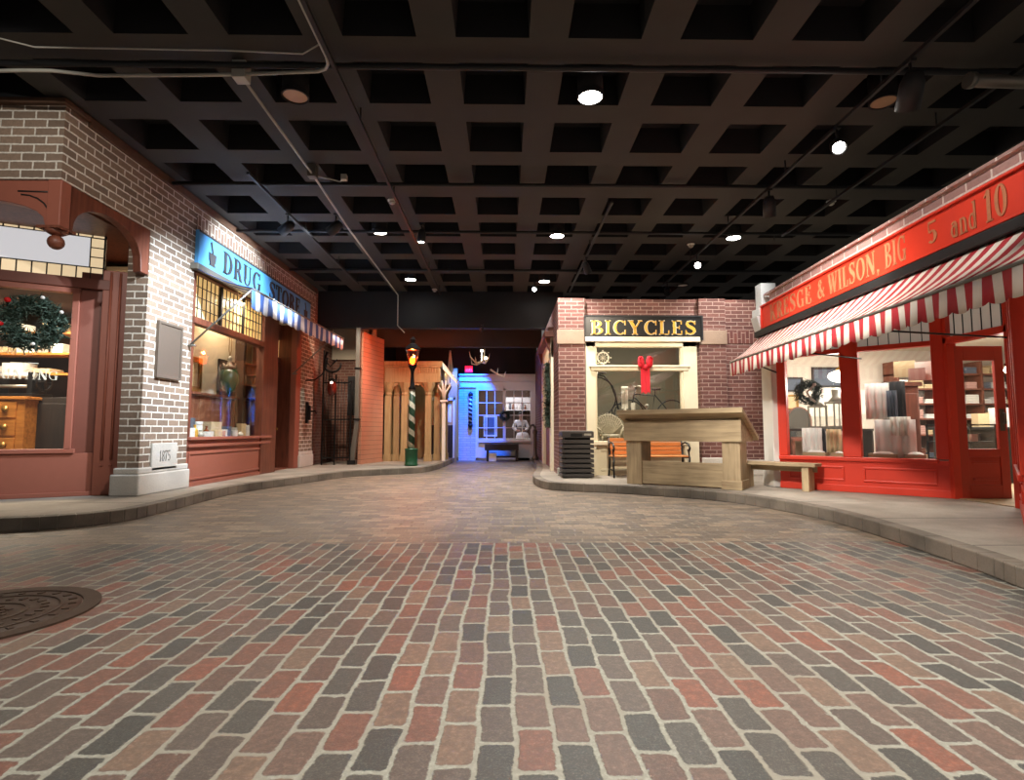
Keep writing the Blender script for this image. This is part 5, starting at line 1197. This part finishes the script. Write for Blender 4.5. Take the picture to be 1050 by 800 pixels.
b.box(x0, x1, y0, y0 + .02, .98, 1.0); b.box(x0, x1, y1 - .02, y1, .98, 1.0); b.box(x0, x1, y0, y1, .73, .745); obj('frame', b, M['darkwood'], t)
obj('case_glass', B().box(x0, x1, y0, y0 + .004, .5, 1.0).box(x0, x1, y0, y1, 1.0, 1.006), M['glass'], t)
rr = random.Random(8)
cm = ['paper', 'linen', 'pinkcloth', 'greycloth', 'paper2', 'darkcloth', 'amber', 'conduit']
for i in range(5):
    for j in range(2):
        o = obj('trinket_box', bottle_b(2, .1 + .03 * rr.random(), .045), M[cm[(i * 3 + j) % 8]]); place(tag(o, 'small trinket box on a shelf inside the dark glass case', 'box', 'trinkets in the glass case'), 6.6 + .13 * i, 8.0, .651 + .246 * j)
# crate and baskets on the window floor
def crate(label, loc, w, d, h, rz, m='plank'):
    t = thing('wooden_crate', label, 'crate', loc, rz)
    b = B(); b.box(-w / 2, w / 2, -d / 2, d / 2, 0, .02); b.box(-w / 2, w / 2, -d / 2, -d / 2 + .015, .03, h); b.box(-w / 2, w / 2, d / 2 - .015, d / 2, .03, h); b.box(-w / 2, -w / 2 + .015, -d / 2, d / 2, .03, h); b.box(w / 2 - .015, w / 2, -d / 2, d / 2, .03, h); obj('boards', b, M[m], t)
    b = B(); b.ball((0, 0, h * .8), min(w, d) * .46, 12, (w / d * .9, .9, .5)); obj('packing', b, M['linen'], t)
b = B(); b.box(.1, 2.05, .14, .8, .0, .46); o = obj('display_ledge', b, M['plank']); place(tag(o, 'plain timber ledge just behind the red display windows', 'ledge'), 4.47, 8.77, .15, BA)
def onbay(s, d): return (4.47 + s * math.cos(BA) - d * math.sin(BA), 8.77 + s * math.sin(BA) + d * math.cos(BA))
for s, d, w, lab in ((.45, .36, .34, 'shallow crate with white packing on the ledge of the first red window'), (.78, .34, .2, 'small crate beside the shallow crate in the first red window'), (1.36, .36, .36, 'wide tray crate below the draped linen sheet'), (1.75, .34, .26, 'small tray crate beside the brown upright cabinet')):
    x, y = onbay(s, d); crate(lab, (x, y, .61), w, .26, .1, BA)
# back shelves with folded stock
t = thing('stock_shelves', 'tall dark shelving full of folded stock along the back wall of the red shop', 'shelf', (9.1, 10.95, .15))
for x in (-1.25, -.4, .45, 1.3): obj('upright', B().box(x, x + .04, -.3, .1, 0, 2.3), M['brownwood'], t)
zs = (.35, .8, 1.12, 1.42, 1.72, 2.02)
for z in zs: obj('board', B().box(-1.25, 1.34, -.3, .1, z, z + .03), M['brownwood'], t)
n = 0
for zi, z in enumerate(zs):
    for i in range(9):
        w = .2 + .08 * rr.random(); h = .09 + .12 * rr.random(); x = 9.1 - 1.1 + .28 * i
        m = cm[int(rr.random() * 5)] if z > .7 else ['darkcloth', 'brownwood', 'greycloth'][i % 3]
        b = B(); nn = max(1, int(h / .045))
        for q2 in range(nn): b.box(-w / 2 + .004 * (q2 % 2), w / 2 - .004 * (q2 % 2), -.12, .12, q2 * .045, q2 * .045 + .041)
        place(tag(obj('folded_stock', b, M[m], bevel=.008), 'pile of folded cloth on the back shelves of the red shop', 'cloth', 'folded stock on the back shelves'), x, 10.82, .15 + z + .031)
t = thing('shop_counter', 'long black shop counter seen through the open red door', 'counter', (8.9, 9.6, .15))
obj('body', B().box(-1.0, 1.4, -.3, .3, 0, .92), M['darkwood'], t, bevel=.01); obj('top', B().box(-1.05, 1.45, -.35, .35, .92, .97), M['black'], t, bevel=.01)
for x in (-.8, -.1, .6): obj('panel', B().box(x, x + .6, -.32, -.3, .15, .8), M['darkwood'], t, bevel=.01)
for k, (x, kd, h, r, m, lab) in enumerate(((8.1, 1, .3, .07, 'linen', 'white jar at the near end of the black counter'), (8.5, 2, .24, .1, 'paper2', 'tan box on the black counter'), (8.85, 2, .34, .12, 'paper', 'tall white box on the black counter'), (9.3, 0, .34, .06, 'amber', 'amber bottle on the black counter'), (9.6, 2, .3, .1, 'pinkcloth', 'pink box at the far end of the black counter'))):
    place(tag(obj('counter_box' if kd == 2 else 'counter_jar', bottle_b(kd, h, r), M[m]), lab, 'box' if kd == 2 else 'jar'), x, 9.55, 1.121)
for lab, loc in (('glowing opal globe lamp hanging behind the open red door', (8.35, 8.6, 2.72)), ('glowing opal globe lamp hanging behind the first red display window', (6.1, 9.7, 2.72))):
    t = thing('pendant_globe_lamp', lab, 'lamp', loc)
    b = B(); b.lathe([(.07, 0), (.06, -.03), (.012, -.04), (.012, -.5), (.06, -.54), (.07, -.58)], n=16); obj('stem', b, M['brass'], t)
    b = B(); b.lathe([(.07, -.58), (.17, -.62), (.2, -.68), (.15, -.75), (.03, -.79)], n=20); obj('opal_shade', b, M['milk'], t)

# low timber bench by the red shop
t = thing('low_timber_bench', 'low weathered timber bench against the base of the red shopfront', 'bench', (4.31, 8.6, .14), -.82)
b = B(); b.box(-.62, .62, -.16, .16, .37, .42); obj('seat', b, M['plank'], t, bevel=.006)
for x in (-.5, .42): obj('leg', B().box(x, x + .1, -.13, .13, 0, .37), M['plank_v'], t, bevel=.006)
obj('apron', B().box(-.58, .58, .06, .09, .28, .37), M['plank'], t)

# manhole cover
t = thing('manhole_cover', 'round rusty iron manhole cover set in the brick street', 'manhole cover', (-2.98, 3.2, 0))
b = B(); b.ring((0, 0, 0), .47, .56, 'z', .012, 48); obj('rim', b, M['iron_cover'], t)
b = B(); b.lathe([(.46, 0), (.46, .008), (.0, .008)], n=48); b.ring((0, 0, .008), .36, .38, 'z', .006, 40); b.ring((0, 0, .008), .2, .22, 'z', .006, 32)
for k in range(24):
    a = k * PI / 12
    for r in (.29, .42): b.box(-.02, .02, -.012, .012, .008, .014, Matrix.Translation((r * math.cos(a), r * math.sin(a), 0)) @ Matrix.Rotation(a, 4, 'Z'))
for k in range(-3, 4):
    for j in range(-3, 4):
        if k * k + j * j < 10: b.box(k * .045 - .013, k * .045 + .013, j * .045 - .013, j * .045 + .013, .008, .014)
obj('lid', b, M['iron_cover'], t)

# ================================================================ ceiling fittings
CZ = 4.95
def downlight(label, x, y, lit):
    t = thing('ceiling_downlight', label, 'downlight', (x, y, CZ), 0, 'recessed lit ceiling downlights' if lit == 2 else None)
    b = B(); b.ring((0, 0, -.03), .135, .155, 'z', .05, 28); b.lathe([(.15, .02), (.15, .34)], n=24); obj('trim_ring', b, M['ceil_d'], t)
    b = B(); b.lathe([(.135, -.02), (.135, .0), (0, .0)], n=24)
    obj('lens', b, M['led'] if lit else M['reflector'], t)
M['reflector'] = paint('coppery_reflector', rgb(196, 156, 124), .25, .5)
for x, y, lab in ((1.0, 6.02, 'lit round downlight nearest overhead, above the brick street'), (-2.44, 10.36, 'lit round downlight above the sidewalk by the drug store'), (1.05, 10.52, 'lit round downlight above the slatted trash bin'), (4.62, 10.58, 'lit round downlight above the corner of the brick and red shops'), (1.04, 13.82, 'lit round downlight beyond the bicycle shop corner'), (-2.41, 13.69, 'lit round downlight above the striped lamp post')):
    downlight(lab, x, y, 1)
downlight('unlit coppery downlight beside the pale conduit', -2.43, 6.05, 0); downlight('unlit coppery downlight over the red awning', 4.48, 6.06, 0); downlight('unlit coppery downlight at the far end over the brick shop roof', 4.77, 14.15, 0)
def detector(label, x, y, z=CZ):
    t = thing('smoke_detector', label, 'smoke detector', (x, y, z))
    b = B(); b.lathe([(.075, 0), (.075, -.02), (.06, -.03)], n=20); obj('base', b, M['white'], t)
    b = B(); b.lathe([(.055, -.03), (.05, -.06), (.03, -.075), (.0, -.075)], n=20); obj('cover', b, M['conduit'], t)
detector('white smoke detector on the ceiling above the street by the drug store', -1.9, 8.92); detector('white smoke detector on the ceiling above the red sign', 5.55, 8.85); detector('white smoke detector at the far end of the coffered ceiling', -1.92, 14.7); detector('white smoke detector beside the black lighting track', 3.9, 11.0)
t = thing('electrical_conduit', 'pale grey conduit with a bend running along the coffered ceiling to a junction box', 'conduit', (-2.79, 5.51, 4.8))
w = lambda pts: [(x + 2.79, y - 5.51, z - 4.8) for x, y, z in pts]
b = B(); b.tube(w([(-1.79, 2.5, 4.8), (-1.79, 5.2, 4.8), (-1.81, 5.31, 4.8), (-1.86, 5.38, 4.8), (-1.95, 5.42, 4.8), (-2.79, 5.48, 4.8)]), .018, 8)
b.tube(w([(-2.79, 5.48, 4.8), (-3.3, 5.5, 4.8), (-4.3, 5.52, 4.8), (-4.7, 5.42, 4.78), (-5.0, 5.42, 4.78), (-5.3, 5.46, 4.8), (-8, 5.4, 4.82)]), .018, 8); obj('pipe', b, M['conduit'], t)
b = B(); b.tube(w([(-2.79, 5.55, 4.8), (-2.81, 7.7, 4.8), (-2.9, 10, 4.8), (-2.94, 14.78, 4.8), (-2.94, 14.8, 3.95), (-2.75, 14.8, 3.75)]), .016, 8); obj('branch_pipe', b, M['conduit'], t)
b = B(); b.box(-.07, .07, -.07, .07, -.05, .14); obj('junction_box', b, M['conduit'], t, bevel=.006)
b = B(); b.box(-.08, .04, 2.14, 2.26, -.05, .14); obj('junction_box', b, M['grey_metal'], t, bevel=.006)
b = B(); b.tube(w([(-2.8, 7.75, 4.8), (-2.65, 7.95, 4.85), (-2.5, 8.0, 4.83), (-2.4, 7.85, 4.8)]), .012, 6); b.box(.36, .44, 2.3, 2.38, -.02, .06); obj('pigtail', b, M['conduit'], t)
o = obj('ceiling_cable', B().tube([(-8, 5.05, 4.86), (-4.9, 5.03, 4.84), (-4.6, 5.1, 4.8), (-2.7, 5.12, 4.8), (-2.0, 5.13, 4.78), (-1.8, 5.08, 4.86)], .008, 6), M['conduit'], org=(-4, 5.1, 4.8)); tag(o, 'thin pale cable running across the ceiling near the conduit', 'cable')
for y, z, lab in ((5.42, 4.86, 'black pipe crossing the ceiling nearest overhead'), (8.15, 4.86, 'black pipe crossing the ceiling above the drug store sign'), (10.15, 4.86, 'black pipe crossing the ceiling above the row of lit downlights'), (12.7, 4.88, 'black pipe crossing the ceiling before the dark bulkhead')):
    tag(obj('ceiling_pipe', B().tube([(-9, y, z), (9, y, z)], .032, 8), M['black'], org=(0, y, z)), lab, 'pipe')
def track(label, x, y0, y1):
    t = thing('lighting_track', label, 'track', (x, y0, 4.74))
    b = B(); b.box(-.02, .02, 0, y1 - y0, 0, .04); obj('rail', b, M['black'], t)
    for k in range(int((y1 - y0) / 2) + 1): obj('hanger', B().tube([(0, .3 + 2 * k, .04), (0, .3 + 2 * k, .24)], .01, 6), M['black'], t)
track('black lighting track hung over the red awning', 4.06, 3.2, 13.6); track('black lighting track hung over the middle of the street', -1.74, 4.0, 14.6); track('black lighting track hung beside the drug store sign', -3.7, 7.6, 13.5); track('black lighting track hung above the timber table', 1.75, 8.5, 14.2); track('black lighting track nearest the red sign', 5.3, 4.0, 10)
def spot(label, loc, target, lit, s=1.0):
    t = thing('track_spotlight', label, 'spotlight', loc)
    d = (Vector(target) - Vector(loc)).normalized(); Mx = Matrix.Translation((0, 0, -.2 * s)) @ d.to_track_quat('Z', 'Y').to_matrix().to_4x4()
    b = B(); b.tube([(0, 0, 0), (0, 0, -.12 * s)], .014, 6); b.box(-.03, .03, -.05, .05, -.02, .01); obj('stem', b, M['black'], t)
    b = B(); b.lathe([(.0, -.12 * s), (.05 * s, -.11 * s), (.075 * s, -.04 * s), (.08 * s, .14 * s), (.07 * s, .14 * s), (.06 * s, .09 * s)], n=18, M=Mx); obj('can', b, M['black'], t)
    b = B(); b.lathe([(.06 * s, .1 * s), (.05 * s, .115 * s), (0, .12 * s)], n=18, M=Mx); obj('lens', b, M['led'] if lit else M['black'], t)
spot('lit spotlight on the track over the red awning', (4.06, 6.3, 4.74), (2.2, 2.0, 1.2), True, 1.1)
spot('lit spotlight at the far end of the track over the red awning', (4.06, 11.1, 4.74), (2.5, 5.5, 2.0), True)
spot('lit hanging spotlight above the drug store side of the street', (-1.5, 9.6, 4.78), (-1.6, 9.0, 0), True)
spot('small lit spotlight before the bulkhead', (.75, 13.2, 4.74), (.2, 9, 2), True, .8)
spot('large dark spotlight overhead near the red sign', (4.06, 5.1, 4.74), (4.5, 6.5, 3), False, 1.4)
spot('dark spotlight midway along the track over the red awning', (4.06, 8.0, 4.74), (4.5, 9, 3), False, 1.2)
spot('dark spotlight aimed at the drug store sign', (-3.7, 9.06, 4.74), (-5.1, 9.8, 4.1), False, 1.1)
spot('dark spotlight over the middle of the street facing the drug store', (-2.88, 9.05, 4.74), (-5.1, 9.6, 3), False, 1.1)
spot('dark spotlight on the track above the timber table', (1.75, 11.3, 4.74), (2.9, 12.5, 2.5), False)
spot('dark spotlight near the far end over the brick bicycle shop', (4.06, 13.2, 4.74), (3.5, 11.5, 3), False)
spot('lit spotlight hung low before the corridor beam', (-.62, 14.85, 4.0), (-2.2, 17, 1.5), True, .6)
t = thing('air_duct', 'short grey sheet metal duct running out from over the red shop', 'duct', (5.2, 5.35, 4.62))
b = B(); b.tube([(-.3, 0, .1), (1.4, .05, .1)], .065, 14); obj('pipe', b, M['grey_metal'], t)
obj('collar', B().tube([(-.34, 0, .1), (-.28, 0, .1)], .08, 14), M['grey_metal'], t); obj('collar', B().tube([(.5, .02, .1), (.56, .02, .1)], .08, 14), M['grey_metal'], t)

# ================================================================ light
WARM, NEUT, COOL = (1, .86, .68), (1, .955, .885), (.84, .92, 1)
for x, y, e in ((1.0, 6.02, 560), (-2.44, 10.36, 560), (1.05, 10.52, 680), (4.62, 10.58, 260), (1.04, 13.82, 420), (-2.41, 13.69, 300), (1.0, 2.2, 520), (-2.6, 1.8, 210), (4.4, 1.8, 420), (1.0, -1.0, 430)):
    lamp('SPOT', (x, y, 4.86), (x, y, 0), e, NEUT, 105, .6, .1)
lamp('SPOT', (-2.2, 7.4, 4.6), (-5.15, 8.5, 2.5), 2000, (.72, .86, 1), 52, .9, .04)
lamp('SPOT', (-3.2, 2.6, 4.6), (-6.0, 6.6, 3.2), 300, NEUT, 50, .7, .04)
lamp('SPOT', (-3.7, 12.6, 4.6), (-4.6, 15.6, 1.6), 320, WARM, 60, .7, .04)            # alley and gate, lamp added to brighten them
lamp('SPOT', (-2.6, 9.7, 4.6), (-5.1, 10.2, 3.8), 900, (.78, .89, 1), 60, .6, .04)           # drug store sign
lamp('SPOT', (-2.88, 9.1, 4.5), (-5.1, 10.6, 1.2), 240, WARM, 50, .6, .04)
lamp('SPOT', (-1.74, 5.2, 4.6), (-5.6, 7.6, 1.4), 240, NEUT, 46, .7, .04)            # print shop
for y, e in ((8.4, 110), (6.6, 190), (5.0, 190)): lamp('SPOT', (2.0, y - .6, 4.7), (4.4, y, 2.8), e, NEUT, 44, .5, .04)
lamp('SPOT', (.3, 3.6, 4.6), (5.2, 8.0, 1.0), 1250, NEUT, 40, .7, .25)
lamp('SPOT', (2.4, 5.2, 4.7), (5.4, 8.0, 1.0), 500, NEUT, 46, .7, .04)               # red bay
lamp('SPOT', (1.9, 7.6, 4.6), (2.8, 11.2, 2.2), 620, WARM, 62, .7, .04)
lamp('SPOT', (3.6, 7.4, 4.6), (4.4, 11.2, 2.2), 260, COOL, 40, .7, .04)
lamp('SPOT', (-1.5, 9.6, 4.5), (-.6, 9.0, 0), 900, WARM, 70, .8, .06)
# rooms
lamp('AREA', (-7.6, 8.5, 3.1), (-7.8, 8.9, 1.0), 170, WARM, size=1.2)
lamp('AREA', (-5.45, 10.6, 3.6), (-5.5, 10.6, 1.0), 120, WARM, size=.25, size_y=2.6)
lamp('AREA', (-7.4, 12.5, 3.6), (-7.4, 12.5, 0), 60, WARM, size=1.5)
lamp('AREA', (2.9, 12.0, 3.2), (2.9, 12.5, 1.0), 55, WARM, size=2.0, size_y=.6)
lamp('AREA', (7.6, 8.8, 2.65), (7.6, 8.8, 0), 105, NEUT, size=2.6)
lamp('POINT', (8.35, 8.6, 1.85), None, 40, NEUT, radius=.2); lamp('POINT', (6.1, 9.7, 1.85), None, 60, NEUT, radius=.2)
for s in (.5, 1.58):
    x, y = onbay(s, .1); x2, y2 = onbay(s, .7); lamp('AREA', (x, y, 2.5), (x2, y2, 1.3), 9, NEUT, size=.5, size_y=.06)  # lamps added behind the panes to brighten the hung notices
# corridor
lamp('POINT', (-2.44, 14.35, 3.11), None, 85, (1, .2, .045), radius=.03)
lamp('SPOT', (-.9, 17.6, 4.5), (-1.3, 19.4, 1.6), 2600, (.005, .12, 1), 46, .5, .05)
lamp('SPOT', (-.62, 14.7, 3.75), (-2.2, 16.8, 1.2), 220, WARM, 70, .6, .04)
lamp('AREA', (0, 20.6, 2.85), (0, 20.6, 0), 45, (.9, .85, 1), size=1.6)
lamp('SPOT', (.2, 16.0, 3.6), (0.5, 19.4, 1.2), 50, (.8, .8, 1), 60, .8, .06)
lamp('AREA', (-2.0, 17.9, 3.0), (-2.2, 18.6, 1.2), 18, WARM, size=.6)
lamp('SPOT', (-.2, 13.2, 4.6), (1.1, 13.6, 1.4), 160, WARM, 60, .7, .04)
w = bpy.data.worlds.new('World'); SC.world = w; w.use_nodes = True
w.node_tree.nodes['Background'].inputs[0].default_value = (.9, .85, .8, 1); w.node_tree.nodes['Background'].inputs[1].default_value = .12

# ================================================================ camera
cd = bpy.data.cameras.new('camera'); cam = bpy.data.objects.new('camera', cd); COL.objects.link(cam); SC.camera = cam
cd.sensor_width = 36; cd.lens = 555 / 1050 * 36; cd.clip_start = .05; cd.clip_end = 100
cam.location = (0, 0, 1.05); cam.rotation_euler = (math.radians(90 + 4.33), 0, math.radians(-.83))
v = SC.view_settings; SC.display_settings.display_device = 'sRGB'; v.view_transform = 'Standard'; v.look = 'None'; v.exposure = .63; v.gamma = 1; v.use_curve_mapping = False
